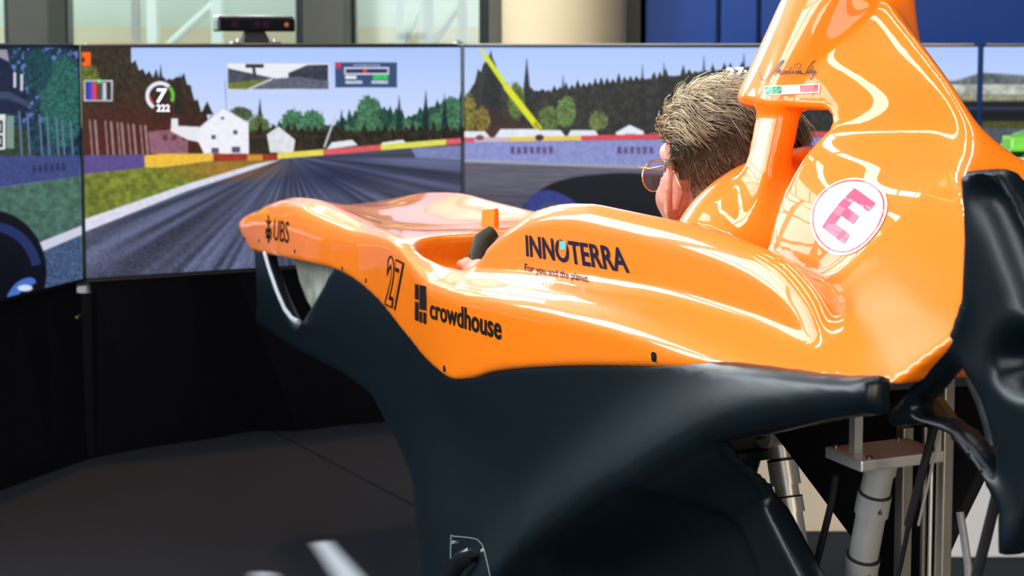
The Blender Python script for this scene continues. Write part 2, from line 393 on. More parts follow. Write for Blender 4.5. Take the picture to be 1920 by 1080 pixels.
class Paint:
    def __init__(s, x, y): s.x = x; s.y = y; s.c = np.zeros(x.shape + (3,))
    def put(s, m, col):
        col = np.array(col, float); m = np.clip(m, 0, 1)[..., None]; s.c = s.c * (1 - m) + col * m
    def poly(s, pts, col, soft=1.2, tex=0, ts=.2):
        q = np.array(pts, float); k = (s.x > q[:, 0].min() - 4) & (s.x < q[:, 0].max() + 4) & (s.y > q[:, 1].min() - 4) & (s.y < q[:, 1].max() + 4)
        x, y = s.x[k], s.y[k]
        if not len(x): return
        m = np.clip(.5 - poly_sdf(x, y, pts) / soft, 0, 1)[..., None]; col = np.array(col, float)
        if tex: col = col * (1 + tex * (fbm(x * ts, y * ts)[..., None] - .5) * 2)
        s.c[k] = s.c[k] * (1 - m) + col * m
    def rect(s, x0, y0, x1, y1, col, **k): s.poly([(x0, y0), (x1, y0), (x1, y1), (x0, y1)], col, **k)
    def line(s, a, b, w, col):
        a = np.array(a, float); b = np.array(b, float); e = b - a; t = np.clip(((s.x - a[0]) * e[0] + (s.y - a[1]) * e[1]) / (e @ e), 0, 1)
        d = np.hypot(s.x - a[0] - e[0] * t, s.y - a[1] - e[1] * t); s.put(np.clip(.5 + (w / 2 - d) / 1.2, 0, 1), col)
    def disc(s, x, y, rx, ry, col, soft=1.5):
        d = (np.hypot((s.x - x) / rx, (s.y - y) / ry) - 1) * min(rx, ry); s.put(np.clip(.5 - d / soft, 0, 1), col)
    def ring(s, x, y, r, w, a0, a1, col):
        d = np.abs(np.hypot(s.x - x, s.y - y) - r) - w / 2; an = np.degrees(np.arctan2(s.y - y, s.x - x)) % 360
        inside = ((an - a0) % 360) < ((a1 - a0) % 360); s.put(np.clip(.5 - d / 1.2, 0, 1) * inside, col)
    def wood(s, xs, ys, base, col, spike=14, per=9, tex=.5, ts=.16, soft=2):
        "a wooded skyline: conifer tips and crowns over a base line"
        top = np.interp(s.x, xs, ys); k = np.floor(s.x / per); fr = np.abs((s.x / per - k) - .5) * 2
        hgt = _lat[(k.astype(int) * 37) % 256, 11]
        top = top - spike * hgt * (1 - fr) + 5 * (fbm(s.x * .35, s.y * .12) - .5)
        m = np.clip(.5 + (s.y - top) / soft, 0, 1) * np.clip(.5 + (base - s.y) / 1.5, 0, 1)
        s.put(m, np.array(col, float) * (1 + tex * (fbm(s.x * ts, s.y * ts)[..., None] - .5) * 2))
    def bush(s, x, y, rx, ry, col):
        d = np.hypot((s.x - x) / rx, (s.y - y) / ry) - 1 + .5 * (fbm(s.x * .25 + x, s.y * .25) - .5)
        s.put(np.clip(.5 - d * min(rx, ry) / 3, 0, 1), np.array(col, float) * (1 + .6 * (fbm(s.x * .3, s.y * .3)[..., None] - .5) * 2))
def sky(p):
    t = np.clip((p.y - 85) / 180, 0, 1)[..., None]; p.c = (1 - t) * np.array([172, 200, 255.]) + t * np.array([214, 224, 252.])
def road_tex(p, vx, vy, m):
    "streaks that run to the vanishing point, gravel near the viewer"
    an = np.arctan2(p.y - vy, p.x - vx); dist = np.hypot(p.x - vx, p.y - vy)
    st = vn(an * 26 + 50, dist * .004) - .5; gr = (fbm(p.x * .5, p.y * .5) - .5) * np.clip((p.y - 330) / 160, 0, 1)
    col = np.array([76, 82, 108.]) * (1 + .75 * st + .9 * gr)[..., None]; p.put(m, col)
def paint_center(x, y):
    p = Paint(x, y); sky(p)
    p.wood([520, 540, 575, 610, 640, 690, 720, 760, 800, 870], [240, 222, 226, 240, 232, 200, 206, 224, 204, 190], 300, (38, 74, 62), 20, 11)
    for bxx, by, rx, ry in ((548, 235, 22, 30), (585, 232, 24, 26), (690, 208, 22, 28), (690, 245, 28, 32), (760, 248, 34, 26), (830, 235, 36, 24), (845, 205, 22, 22), (650, 255, 26, 20)): p.bush(bxx, by, rx, ry, (66, 112, 82))
    for cx, ty in ((487, 184), (748, 178), (798, 168), (833, 175), (640, 205)): p.poly([(cx, ty), (cx + 9, 262), (cx - 9, 262)], (28, 50, 52), 2, .4)
    p.rect(520, 262, 870, 292, (30, 62, 58), tex=.3)
    p.bush(450, 215, 24, 14, (70, 88, 60)); p.bush(486, 250, 22, 34, (88, 104, 62))
    p.wood([140, 244, 247, 260, 275, 300, 318, 345, 360, 380, 400, 430], [84, 84, 120, 132, 142, 150, 150, 146, 180, 215, 236, 246], 296, (44, 40, 28), 22, 13, .7)
    red = np.clip((p.y - 150) / 110, 0, 1) * np.clip((400 - p.x) / 60, 0, 1); dark = (p.c.sum(-1) < 260)  # reddish lens haze, painted into the lower trees
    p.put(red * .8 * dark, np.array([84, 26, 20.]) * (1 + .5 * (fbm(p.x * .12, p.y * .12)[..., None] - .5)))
    for cx, ty in ((301, 121), (337, 138), (388, 190)): p.poly([(cx, ty), (cx + 12, 215), (cx - 12, 215)], (36, 34, 30), 2, .4)
    p.bush(158, 142, 26, 22, (96, 108, 38))
    for i, xx in enumerate((149, 168, 178, 197, 208, 220, 228, 240, 250, 263, 272)): p.line((xx, 224 + i * 1.2), (xx + 5, 290), 2.6 if i % 2 else 4, (158, 132, 134))
    p.poly([(277, 247), (330, 242), (352, 262), (352, 288), (282, 288)], (142, 96, 112), tex=.2)
    for q in (305, 322, 341): p.rect(q, 253, q + 9, 263, (96, 52, 66))
    p.poly([(321, 222), (333, 222), (334, 236), (375, 238), (380, 268), (352, 262), (320, 246)], (232, 232, 240))
    p.poly([(374, 240), (418, 202), (466, 231), (466, 288), (382, 288), (370, 262)], (240, 240, 250), tex=.04)
    p.line((373, 240), (418, 202), 2, (200, 198, 215)); p.line((418, 202), (467, 232), 2, (200, 198, 215))
    for q, w in (((396, 253), (8, 8)), ((437, 244), (8, 8)), ((414, 219), (6, 5)), ((396, 277), (14, 10)), ((434, 275), (16, 11))): p.rect(q[0], q[1], q[0] + w[0], q[1] + w[1], (92, 82, 116))
    p.poly([(500, 252), (522, 237), (553, 262), (550, 286), (506, 286)], (222, 224, 230), tex=.08)
    p.line((422, 152), (424, 205), 1.5, (120, 140, 190)); p.line((628, 218), (608, 275), 3.5, (200, 205, 215))
    for tx in (640, 735): p.poly([(tx - 28, 280), (tx - 18, 267), (tx + 20, 262), (tx + 30, 272)], (228, 234, 240))
    # road, verge, wall
    below = np.clip(.5 + (p.y - np.interp(p.x, [140, 270, 520, 870], [318, 306, 296, 272])) / 1.5, 0, 1)
    road_tex(p, 545, 292, below)
    dk = np.clip(1 - np.hypot((p.x - 620) / 150, (p.y - 330) / 40), 0, 1); p.put(dk * .75, (30, 38, 66))
    p.poly([(140, 318), (270, 308), (525, 297), (480, 309), (350, 347), (140, 420)], (112, 124, 44), 2, .35, .1)
    warm_haze = np.clip(1 - np.hypot((p.x - 420) / 140, (p.y - 315) / 32), 0, 1) * below; p.put(warm_haze * .7, (188, 116, 48))  # warm lens haze painted over verge and road edge
    p.poly([(140, 417), (350, 345), (480, 307), (527, 299), (482, 315), (350, 358), (140, 442)], (218, 218, 236), 1.5, .08)
    p.poly([(140, 292), (272, 289), (272, 314), (140, 328)], (88, 74, 138), 1.5, .12)
    p.poly([(770, 278), (870, 272), (870, 300), (780, 296)], (122, 132, 178), 2, .15)
    p.poly([(270, 292), (300, 288), (400, 288), (400, 301), (302, 314), (272, 314)], (238, 190, 64), 1.5, .15, .4)
    p.poly([(400, 288), (520, 289), (522, 300), (400, 303)], (158, 52, 36), 1.5, .2); p.poly([(463, 290), (492, 290), (492, 301), (463, 302)], (206, 142, 50))
    for x0, x1, cc in ((520, 606, (232, 218, 88)), (606, 714, (222, 92, 96)), (714, 836, (226, 222, 92)), (836, 872, (226, 96, 110))):
        yb = lambda q: np.interp(q, [520, 870], [297, 268]); p.poly([(x0, yb(x0) - 10), (x1, yb(x1) - 10), (x1, yb(x1) + 1), (x0, yb(x0) + 1)], cc, 1.5, .1)
    # rear-view inset
    p.rect(426, 119, 617, 168, (235, 238, 245)); p.poly([(427, 128), (520, 148), (500, 156), (427, 156)], (70, 74, 88), tex=.4); p.rect(460, 120, 494, 127, (40, 42, 50)); p.line((475, 126), (478, 146), 6, (60, 62, 72))
    p.poly([(540, 137), (575, 122), (615, 121), (615, 158), (540, 150)], (56, 60, 76), tex=.4); p.poly([(505, 148), (560, 144), (616, 152), (616, 167), (427, 167), (427, 162)], (96, 100, 118), tex=.2)
    p.poly([(427, 155), (508, 148), (470, 167), (427, 167)], (112, 122, 52), tex=.2); p.line((510, 148), (466, 167), 3, (214, 216, 220))
    # timing box
    p.rect(628, 117, 744, 164, (60, 78, 118)); p.rect(645, 126, 729, 140, (214, 222, 240)); p.rect(648, 129, 726, 137, (44, 56, 92)); p.disc(684, 133, 4, 4, (240, 60, 60))
    p.rect(662, 121, 712, 124, (150, 164, 196), tex=.5, ts=.8); p.rect(647, 142, 668, 148, (235, 240, 250), tex=.2, ts=.8); p.rect(699, 141, 727, 149, (46, 206, 80), tex=.25, ts=.8)
    p.rect(647, 151, 679, 157, (186, 198, 222), tex=.4, ts=.8); p.rect(696, 151, 727, 157, (186, 198, 222), tex=.4, ts=.8); p.disc(634, 123, 5, 5, (226, 50, 80))
    # pedal bars, gear dial ring, orange tile
    p.rect(157, 150, 211, 190, (196, 202, 216)); p.rect(160, 153, 208, 187, (58, 56, 62))
    for x0, cc in ((163, (58, 46, 190)), (168, (82, 70, 210)), (174, (240, 60, 24)), (184, (74, 76, 84)), (192, (200, 206, 214)), (200, (44, 42, 46))): p.rect(x0, 155, x0 + 7, 187, cc)
    p.disc(186, 152, 4, 4, (110, 240, 130))
    p.ring(300, 180, 24, 7, 120, 312, (236, 240, 252)); p.ring(300, 180, 24, 6, 318, 385, (96, 206, 60)); p.ring(300, 180, 18, 3, 130, 180, (206, 50, 40))
    p.rect(145, 98, 170, 123, (255, 98, 0)); p.disc(156, 112, 3, 4.5, (30, 10, 0))
    return p.c
def paint_right(x, y):
    p = Paint(x, y); sky(p)
    p.wood([860, 880, 910, 925, 945, 975, 1000, 1030, 1060, 1100, 1200, 1300, 1420, 1600], [200, 172, 120, 110, 168, 182, 170, 172, 168, 162, 150, 138, 124, 112], 268, (44, 44, 38), 20, 11, .6)
    for cx, ty, w in ((921, 94, 26), (988, 109, 13), (1056, 142, 8), (1205, 122, 8), (1245, 118, 9), (1320, 105, 9), (1395, 100, 10)): p.poly([(cx, ty), (cx + w, 235), (cx - w, 235)], (34, 36, 36), 3, .5)
    red_haze = np.clip((p.y - 190) / 60, 0, 1) * np.clip((1060 - p.x) / 120, 0, 1) * (p.c.sum(-1) < 330); p.put(red_haze * .6, (96, 44, 22))  # reddish haze over the screen, put into the forest colour
    for bxx, by, rx, ry, cc in ((880, 212, 14, 36, (120, 112, 42)), (905, 225, 14, 24, (124, 108, 44)), (968, 190, 16, 34, (86, 106, 50)), (1030, 222, 20, 24, (84, 104, 52)), (1062, 210, 18, 30, (94, 120, 62)), (1122, 226, 18, 18, (100, 112, 60))): p.bush(bxx, by, rx, ry, cc)
    p.line((897, 84), (912, 106), 3, (214, 226, 40)); p.line((910, 104), (955, 170), 9, (216, 226, 30)); p.line((952, 166), (1010, 240), 12, (222, 226, 24)); p.line((1005, 232), (1012, 246), 8, (170, 160, 40))
    for tx, w, hh in ((886, 34, 12), (975, 48, 16), (1028, 34, 14), (1094, 31, 14)): p.poly([(tx - w, 258), (tx - w * .75, 258 - hh), (tx + w * .7, 258 - hh), (tx + w, 258)], (228, 234, 242), 1.5, .08)
    p.poly([(1155, 258), (1155, 248), (1181, 234), (1207, 246), (1207, 258)], (230, 236, 246)); p.rect(1172, 250, 1192, 258, (150, 180, 190))
    yb = lambda q: np.interp(q, [866, 1240, 1600], [263, 255, 250])
    for x0, x1, cc in ((866, 890, (224, 84, 100)), (890, 955, (206, 180, 190)), (955, 1090, (232, 200, 90)), (1090, 1240, (222, 70, 84)), (1240, 1400, (206, 200, 90)), (1400, 1600, (222, 70, 84))): p.poly([(x0, yb(x0) - 4), (x1, yb(x1) - 4), (x1, yb(x1) + 5), (x0, yb(x0) + 5)], cc)
    p.disc(1012, 258, 8, 6, (70, 40, 52)); p.disc(900, 258, 8, 5, (120, 80, 84))
    p.poly([(862, 267), (1240, 261), (1600, 256), (1600, 330), (1240, 312), (862, 299)], (138, 144, 202), 1.5, .12)
    for x0, n in ((958, 7), (1158, 6)):
        for i in range(n): p.rect(x0 + i * 12, 275 + (i % 2), x0 + i * 12 + 7, 288, (92, 74, 118), soft=3, tex=.5, ts=.5)
    below = np.clip(.5 + (p.y - np.interp(p.x, [862, 1240, 1600], [300, 312, 330])) / 1.5, 0, 1)
    col = np.array([96, 94, 108.]) * (1 + .3 * (fbm(p.x * .02, p.y * .3)[..., None] - .5)); col = col - np.clip((p.y[..., None] - 340) * .5, 0, 40); p.put(below, col)
    p.poly([(862, 300), (1240, 312), (1600, 330), (1600, 338), (1240, 318), (862, 304)], (156, 160, 168), 2)
    # near wheel of the driven car
    p.poly(smooth_poly([(978, 400), (992, 378), (1020, 352), (1060, 336), (1120, 327), (1200, 325), (1300, 340), (1420, 390), (1480, 480), (1480, 560), (960, 560)], 5), (10, 12, 18), 2, .3)
    p.poly(smooth_poly([(980, 398), (1000, 366), (1030, 356), (1070, 372), (1095, 400), (1100, 470), (985, 470)], 5), (48, 58, 128), 3, .2); p.disc(1035, 420, 42, 42, (58, 76, 112))
    return p.c
def paint_left(x, y):
    p = Paint(x, y); sky(p)
    p.wood([-900, 40, 60, 95, 160], [84, 84, 88, 92, 84], 300, (22, 52, 66), 8, 8, .9, .1)
    d = fbm(p.x * .12, p.y * .12); p.put(np.clip((d - .58) * 14, 0, 1) * (p.y < 230) * (p.x > 20), (96, 120, 190))
    p.bush(115, 190, 40, 84, (38, 92, 84)); p.bush(70, 130, 26, 40, (24, 64, 70)); p.bush(-60, 190, 60, 90, (30, 72, 70))
    p.poly([(-900, 84), (14, 92), (16, 118), (50, 176), (52, 222), (30, 214), (-900, 170)], (24, 32, 60), 2, .4); p.poly([(-900, 86), (12, 93), (16, 116), (0, 108), (-900, 96)], (150, 148, 160), 1.5)
    p.poly([(-900, 160), (15, 172), (52, 190), (50, 200), (15, 186), (-900, 180)], (58, 70, 98), 1.5)
    for q in (24, 37): p.rect(q, 128 + q * .3, q + 5, 152 + q * .5, (206, 206, 220))
    p.poly([(-900, 240), (50, 240), (60, 292), (-900, 300)], (46, 62, 46), 2, .4)
    for i, xx in enumerate((35, 50, 73, 87, 104, 115, 131)): p.line((xx, 210 + i * 3), (xx + 5, 292), 3.5, (92, 118, 152))
    p.rect(-16, 214, 9, 280, (222, 226, 228)); p.rect(11, 217, 25, 278, (120, 148, 138)); p.rect(-12, 226, 4, 250, (40, 46, 60)); p.rect(-8, 231, 0, 245, (222, 226, 228)); p.rect(-12, 254, 4, 276, (40, 46, 60)); p.rect(-8, 259, 0, 270, (222, 226, 228))
    p.poly([(-900, 430), (-900, 300), (150, 291), (150, 330), (0, 352)], (62, 72, 128), 2, .15)
    for i in range(6): p.rect(60 + i * 11, 310 - i, 66 + i * 11, 324 - i, (40, 46, 90), soft=2.5)
    p.poly([(-900, 432), (0, 352), (150, 329), (160, 700), (-900, 900)], (70, 104, 92), 2, .3, .12)
    p.poly([(150, 424), (60, 460), (-900, 760), (-900, 900), (160, 700)], (64, 84, 118), 1.5, .6, .4)
    p.poly([(152, 423), (64, 458), (-900, 800), (-900, 830), (72, 474), (152, 440)], (204, 206, 226), 1.5)
    p.disc(-20, 510, 106, 116, (8, 10, 22), 3); p.ring(-20, 512, 88, 18, 200, 350, (34, 48, 96)); p.disc(-22, 530, 62, 74, (6, 8, 20), 3); p.poly(smooth_poly([(12, 556), (30, 530), (56, 520), (66, 530), (44, 542), (26, 560)], 4), (70, 110, 196), 2); p.disc(46, 540, 14, 6, (206, 220, 244))
    return p.c
def paint_far(x, y):
    p = Paint(x, y); sky(p)
    p.poly([(1600, 150), (1790, 152), (1840, 136), (1990, 146), (2300, 140), (2300, 200), (1600, 200)], (96, 104, 108), 3, .5, .12); p.rect(1600, 158, 2300, 178, (172, 176, 166), tex=.35, ts=.08); p.rect(1600, 178, 2300, 190, (150, 148, 120), tex=.3)
    p.rect(1600, 189, 2300, 233, (14, 20, 32)); p.rect(1600, 200, 2300, 205, (50, 60, 84)); p.rect(1600, 215, 2300, 219, (4, 6, 12)); p.rect(1600, 228, 2300, 400, (74, 80, 34), tex=.3); p.rect(1600, 240, 2300, 500, (80, 86, 96), tex=.2)
    return p.c
PICM = bpy.data.materials.new('lit_screen_picture'); PICM.use_nodes = True
nt = PICM.node_tree; b = nt.nodes['Principled BSDF']; at = nt.nodes.new('ShaderNodeAttribute'); at.attribute_name = 'picture'
b.inputs['Base Color'].default_value = (.004, .004, .006, 1); b.inputs['Roughness'].default_value = .4; b.inputs['Specular IOR Level'].default_value = .25
nt.links.new(at.outputs['Color'], b.inputs['Emission Color']); b.inputs['Emission Strength'].default_value = 1.0
BEZEL = mat('black_bezel', (.004, .004, .006), .35, noise=.2, nscale=20)
def lin_arr(c):
    c = np.clip(c / 255, 0, 1); return np.where(c <= .04045, c / 12.92, ((c + .055) / 1.055) ** 2.4)
def screen(P0, P1, paint, label, nx, ny, group='simulator screens'):
    "a flat screen from P0 (left) to P1 (right) as the driver sees it"
    e = np.array([*(P1 - P0), 0]); w = np.linalg.norm(e); e /= w; n = np.array([e[1], -e[0], 0])   # n faces the driver
    O = np.array([*P0, 0.]); r = empty('monitor', O)
    bz = .0075; s = np.linspace(bz, w - bz, nx); t = np.linspace(ZT - .009, ZB + .009, ny)
    S, T = np.meshgrid(s, t, indexing='ij'); W = O + S[..., None] * e + np.array([0, 0, 1]) * T[..., None]
    x, y = to_photo(W); c = lin_arr(paint(x, y))
    V = (S[..., None] * e + np.array([0, 0, 1]) * T[..., None] + n * .002).reshape(-1, 3)
    I = np.arange(nx * ny).reshape(nx, ny); Q = np.stack([I[:-1, :-1], I[:-1, 1:], I[1:, 1:], I[1:, :-1]], -1).reshape(-1, 4)
    me = bpy.data.meshes.new('picture'); me.from_pydata(V.tolist(), [], Q.tolist()); at = me.color_attributes.new('picture', 'FLOAT_COLOR', 'POINT')
    at.data.foreach_set('color', np.concatenate([c.reshape(-1, 3), np.ones((nx * ny, 1))], 1).astype(np.float32).ravel())
    link('picture_panel', me, PICM, r)
    M = Matrix(((e[0], n[0], 0, 0), (e[1], n[1], 0, 0), (0, 0, 1, 0), (0, 0, 0, 1)))
    MB().box((.022, -.045, ZB + .001), (w - .022, -.001, ZT - .001), M, .003).build('housing', BEZEL, r)
    for (x0, x1, z0, z1) in ((.004, w - .004, ZT - .009, ZT), (.004, w - .004, ZB, ZB + .009), (.004, bz, ZB, ZT), (w - bz, w - .004, ZB, ZT)):
        MB().box((x0, 0, z0), (x1, .006, z1), M).build('bezel', BEZEL, r)
    MB().box((.022, -.04, ZT), (w - .022, -.002, ZT + .004), M).build('top_rail', mat('silver_rail', (.55, .5, .45), .3, metal=1, noise=.1, nscale=30), r)
    tag(r, label, 'screen', group); r['e'] = list(e); return r, e, n, w
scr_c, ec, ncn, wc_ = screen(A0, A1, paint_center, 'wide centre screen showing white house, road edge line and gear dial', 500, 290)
scr_l, el, nl_, _ = screen(AL, A0, paint_left, 'left screen turned inward showing a tyre and teal trees', 420, 230)
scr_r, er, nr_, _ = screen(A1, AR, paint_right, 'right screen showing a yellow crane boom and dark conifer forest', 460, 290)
for k in ('e',):
    for o in (scr_c, scr_l, scr_r): del o['e']
# ================================================================== the racing simulator: body shell
car = empty('racing_simulator', CAR_O, math.radians(90) + TH)
tag(car, 'orange open-cockpit racing car simulator with a black lower tub', 'simulator')
WS = spline([2.1, 1.6, 1.0, .6, .3, 0, -.5, -.85], [.20, .22, .235, .27, .30, .31, .31, .29])
ZL = spline([2.1, 1.986, 1.439, 1.09, .834, .595, .449, .33, .22, .125, -.035, -.271, -.463, -.612, -.737, -.803, -.9], [.765, .769, .809, .829, .817, .789, .774, .771, .79, .818, .855, .901, .933, .953, .968, .981, 1.0])
ZT_ = spline([2.34, 2.22, 2.12, 1.97, 1.88, 1.63, 1.457, 1.278, 1.04, .83, .7, .56, .42, .3, .1, -.1, -.35, -.49, -.6, -.8], [.80, .822, .85, .878, .897, .932, .942, .938, .934, .942, .945, .93, .922, .928, .945, .96, .971, .97, .966, .966])
ZR = spline([.42, .36, .313, .22, .135, .036, -.067, -.245, -.337, -.43, -.508, -.574, -.62, -.7], [.90, .935, .968, 1.018, 1.05, 1.068, 1.075, 1.075, 1.073, 1.067, 1.055, 1.027, .99, .94])
US = spline([1.45, 1.335, 1.238, 1.184, 1.134, 1.0, .9], [-.25, -.372, -.492, -.545, -.597, -.74, -.8])
CW = spline([1.45, 1.2, 1.15, 1.12, 1.09, 1.03, .98, .9], [0, 0, .1, .4, .45, .47, .125, .0])
WFB = spline([1.45, 1.42, 1.335, 1.24, 1.2, 1.165, 1.15, 1.12, 1.09, 1.03, .98, .93, .8], [-.04, -.03, -.02, -.012, .0, .03, .052, .097, .13, .185, .235, .27, .3])
WFT = spline([1.4, 1.24, 1.2, 1.15, 1.09, 1.03, .98], [0, 0, 0, -.05, .1, .26, .2])
PODW = spline([1.4, 1.3, 1.25, 1.2, 1.15, 1.1, 1.05, 1.0, .95], [.03, .068, .096, .118, .142, .165, .18, .19, .195])
PODR = spline([1.45, 1.335, 1.238, 1.19, 1.145, 1.075, 1.02, .97, .93], [-.24, -.375, -.495, -.545, -.595, -.655, -.65, -.58, -.5])
PODP = spline([1.45, 1.24, 1.19, 1.15, 1.1, .9], [1.3, 1.4, 1.5, 2.5, 3.2, 3.2])
def body_field(h):
    u, w, z = grid((-.95, 0, .74), (2.34, .36, 1.47), h)
    ws = WS(u); zt = ZT_(u); zl = ZL(u)
    dip = .026 * sstep(.75, 1.2, u) * (1 - .6 * sstep(1.6, 2.0, u))
    sl = .5 * sstep(.62, .42, u)
    top = zt - dip * (1 - np.clip(w / (ws - .05), 0, 1) ** 2) + np.clip(sl * (ws - .03 - w), -.03, .03)
    nose = (u - (2.02 + np.clip((z - .77) * 3.9, 0, .30) - .35 * w * w)) * .27
    k = .022 + .043 * sstep(.6, 1.5, u)
    f = smax(w - ws, z - top, .05); f = np.where(u > .8, smax(w - ws, z - top, .075), f) if False else smax(w - ws, z - top, k)
    f = smax(f, nose, .022)
    side = smax((w - (.252 - .13 * (z - .97))) * .98, (z - ZR(u) + .8 * np.maximum(0, .222 - w)) * .8, .03)
    side = smax(smax(side, u - .45, .01), .925 - z, .01)
    f = smin(f, side, .012)
    # cockpit opening
    qu = np.abs(u - .215) - (.405 - .19); qw = w - (.192 - .19 * .0 - .13); 
    qu = np.abs(u - .235) - (.42 - .13)
    cut = np.hypot(np.maximum(qu, 0), np.maximum(qw, 0)) + np.minimum(np.maximum(qu, qw), 0) - .13
    f = smax(f, -cut, .02)
    qu2 = np.abs(u - .30) - (.40 - .12); qw2 = w - (.242 - .12 - .05 * sstep(.3, .1, u))
    dish = np.hypot(np.maximum(qu2, 0), np.maximum(qw2, 0)) + np.minimum(np.maximum(qu2, qw2), 0) - .12
    dish = smax(smax(dish, (.893 + .16 * (w - .19)) - z, .02), z - (.96 + .6 * np.maximum(0, u - .45) * 0), .01)
    dish = smax(dish, .25 - u, .05)
    f = smax(f, -dish, .014)
    # headrest, pod, flank, air box
    def ell(c, r):
        q = np.sqrt(((u - c[0]) / r[0]) ** 2 + ((w - c[1]) / r[1]) ** 2 + ((z - c[2]) / r[2]) ** 2); return (q - 1) * min(r)
    bulge = smin(ell((-.245, 0, 1.0), (.15, .212, .155)), ell((-.36, 0, 1.0), (.2, .118, .158)), .03)
    uT = PODR(z); t_ = np.clip((-.30 - u) / (-.30 - uT), 0, 1.4); wz = PODW(z) * (1 - t_ ** PODP(z))
    pod = smax((w - wz) * .7, u + .285, .03)
    pod = smax(smax(pod, .95 - z, .05), z - 1.40, .05)
    wf = WFB(z) + WFT(z) * (-.6 - u)
    ub = US(z) - CW(z) * w
    flank = smax((w - wf) * .9, (ub - u) * .62, .012); flank = smax(flank, u + .45, .03); flank = smax(flank, z - 1.36, .03)
    ax = .118; wa = .120 - .40 * (z - 1.21); uc = -.270 - .32 * (z - 1.21)
    axs = np.where(u > uc, ax, .055); q = (np.abs((u - uc) / axs) ** 2.6 + (w / wa) ** 2.6) ** (1 / 2.6)
    box = smax((q - 1) * .09, 1.203 - z, .024); box = smax(box, z - 1.415, .09)
    pod2 = smin(pod, flank, .022)
    hole = np.maximum(np.abs(u + .36) - .075, np.abs(z - 1.12) - .083) - .0
    rr = .02; qx = np.abs(u + .327) - (.06 - rr); qz = np.abs(z - 1.115) - (.088 - rr)
    hole = np.hypot(np.maximum(qx, 0), np.maximum(qz, 0)) + np.minimum(np.maximum(qx, qz), 0) - rr
    neck = smax(smax(w - .085, np.abs(u + .36) - .1, .03), np.abs(z - 1.12) - .12, .02)
    rear = smax(pod2, -hole, .015)
    rear = smin(rear, box, .025); rear = smax(rear, -hole, .012)
    # roll-hoop pillars
    A = np.array([-.285, .088, 1.225]); B = np.array([-.292, .142, 1.0]); d = B - A
    t = np.clip(((u - A[0]) * d[0] + (w - A[1]) * d[1] + (z - A[2]) * d[2]) / (d @ d), 0, 1)
    eu = np.abs(u - A[0] - d[0] * t) - .017; ew = np.abs(w - A[1] - d[1] * t) - .009; ez = np.abs(z - A[2] - d[2] * t)
    pil = np.sqrt(np.maximum(eu, 0) ** 2 + np.maximum(ew, 0) ** 2 + ez ** 2) - .0095
    rear = smin(rear, pil, .009)
    rear = smin(rear, bulge, .022)
    f = smin(f, rear, .018)
    f = smax(f, (ub - u) * .62, .01)
    f = smax(f, (-.828 + (1.033 - z) - u) * .7, .008)
    f = smax(f, (zl - z) * .97, .008)
    return np.concatenate([f[:, :0:-1], f], 1).astype(np.float32)
HB = .005
bf = body_field(HB)
n_half = (bf.shape[1] - 1) // 2
body_me = surface(bf, (-.95, -n_half * HB, .74), HB, 'body_shell'); del bf
body = link('body_shell', body_me, ORANGE, car)
body['label'] = 'glossy orange upper body shell with headrest and air box'
CARM = Matrix.Translation(Vector(CAR_O)) @ Matrix.Rotation(math.radians(90) + TH, 4, 'Z')
def bvh_of(me):
    n = len(me.vertices); co = np.empty(n * 3, np.float32); me.vertices.foreach_get('co', co)
    q = np.empty(len(me.loops), np.int32); me.loops.foreach_get('vertex_index', q)
    return BVHTree.FromPolygons(co.reshape(-1, 3).tolist(), q.reshape(-1, 4).tolist())
BODY = bvh_of(body_me)
CAM_CAR = Vector(to_car(CAM))
def on_body(px, py, off=.0012, tree=None):
    "the shell's surface where that sight line meets it, lifted a little: (point, normal) in the car's frame"
    r = ray(px, py); d = Vector((r @ CA, r @ CL, r[2])).normalized()
    loc, nor, i, dist = (tree or BODY).ray_cast(CAM_CAR, d)
    if loc is None: return None, None
    if nor.dot(d) > 0: nor = -nor
    return loc + nor * off, nor

# ------------------------------------------------------------------ black lower tub
def car_pts(l): return [at_v(px, py, v)[[0, 2]] for px, py, v in l]
ridge = car_pts([(1660, 768, .325), (1400, 802, .33), (1280, 852, .33), (1150, 932, .33), (1020, 1012, .33), (980, 1060, .33)]) + [np.array([.07, .45]), np.array([.1, .3]), np.array([.12, .1])]
recess = car_pts([(1075, 1085, .215), (1140, 1030, .215), (1210, 975, .215), (1290, 920, .215), (1335, 903, .215), (1375, 925, .215), (1420, 1000, .215), (1450, 1085, .215)])
opening = car_pts([(1400, 826, .285), (1482, 930, .205), (1562, 1085, .205)])
front = [(1.955, .79), (1.93, .70), (1.922, .64), (1.95, .60), (1.93, .586), (1.498, .598), (1.15, .618), (.9, .618), (.76, .585), (.62, .565), (.50, .545), (.43, .50), (.338, .455), (.26, .33), (.22, .12)]
topl = [(x, float(ZL(x)) + .012) for x in np.arange(-.79, 1.95, .05)]
left_poly = [*topl, *front, (-.80, .12), (-.79, .62), tuple(opening[2]), tuple(opening[1]), tuple(opening[0]), *[tuple(q) for q in car_pts([(1450, 812, .32), (1550, 790, .32), (1640, 780, .32)])], (-.79, .952)]
hole_poly = smooth_poly([(1.80, .80), (1.79, .76), (1.66, .695), (1.56, .662), (1.50, .658), (1.44, .68), (1.30, .76), (1.24, .80), (1.22, .85), (1.79, .85)], 6)
right_poly = [*topl, *front[:10], (.62, .12), (.40, .12), (.38, .5), (.30, .70), (.1, .78), (-.2, .84), (-.5, .885), (-.79, .95)]
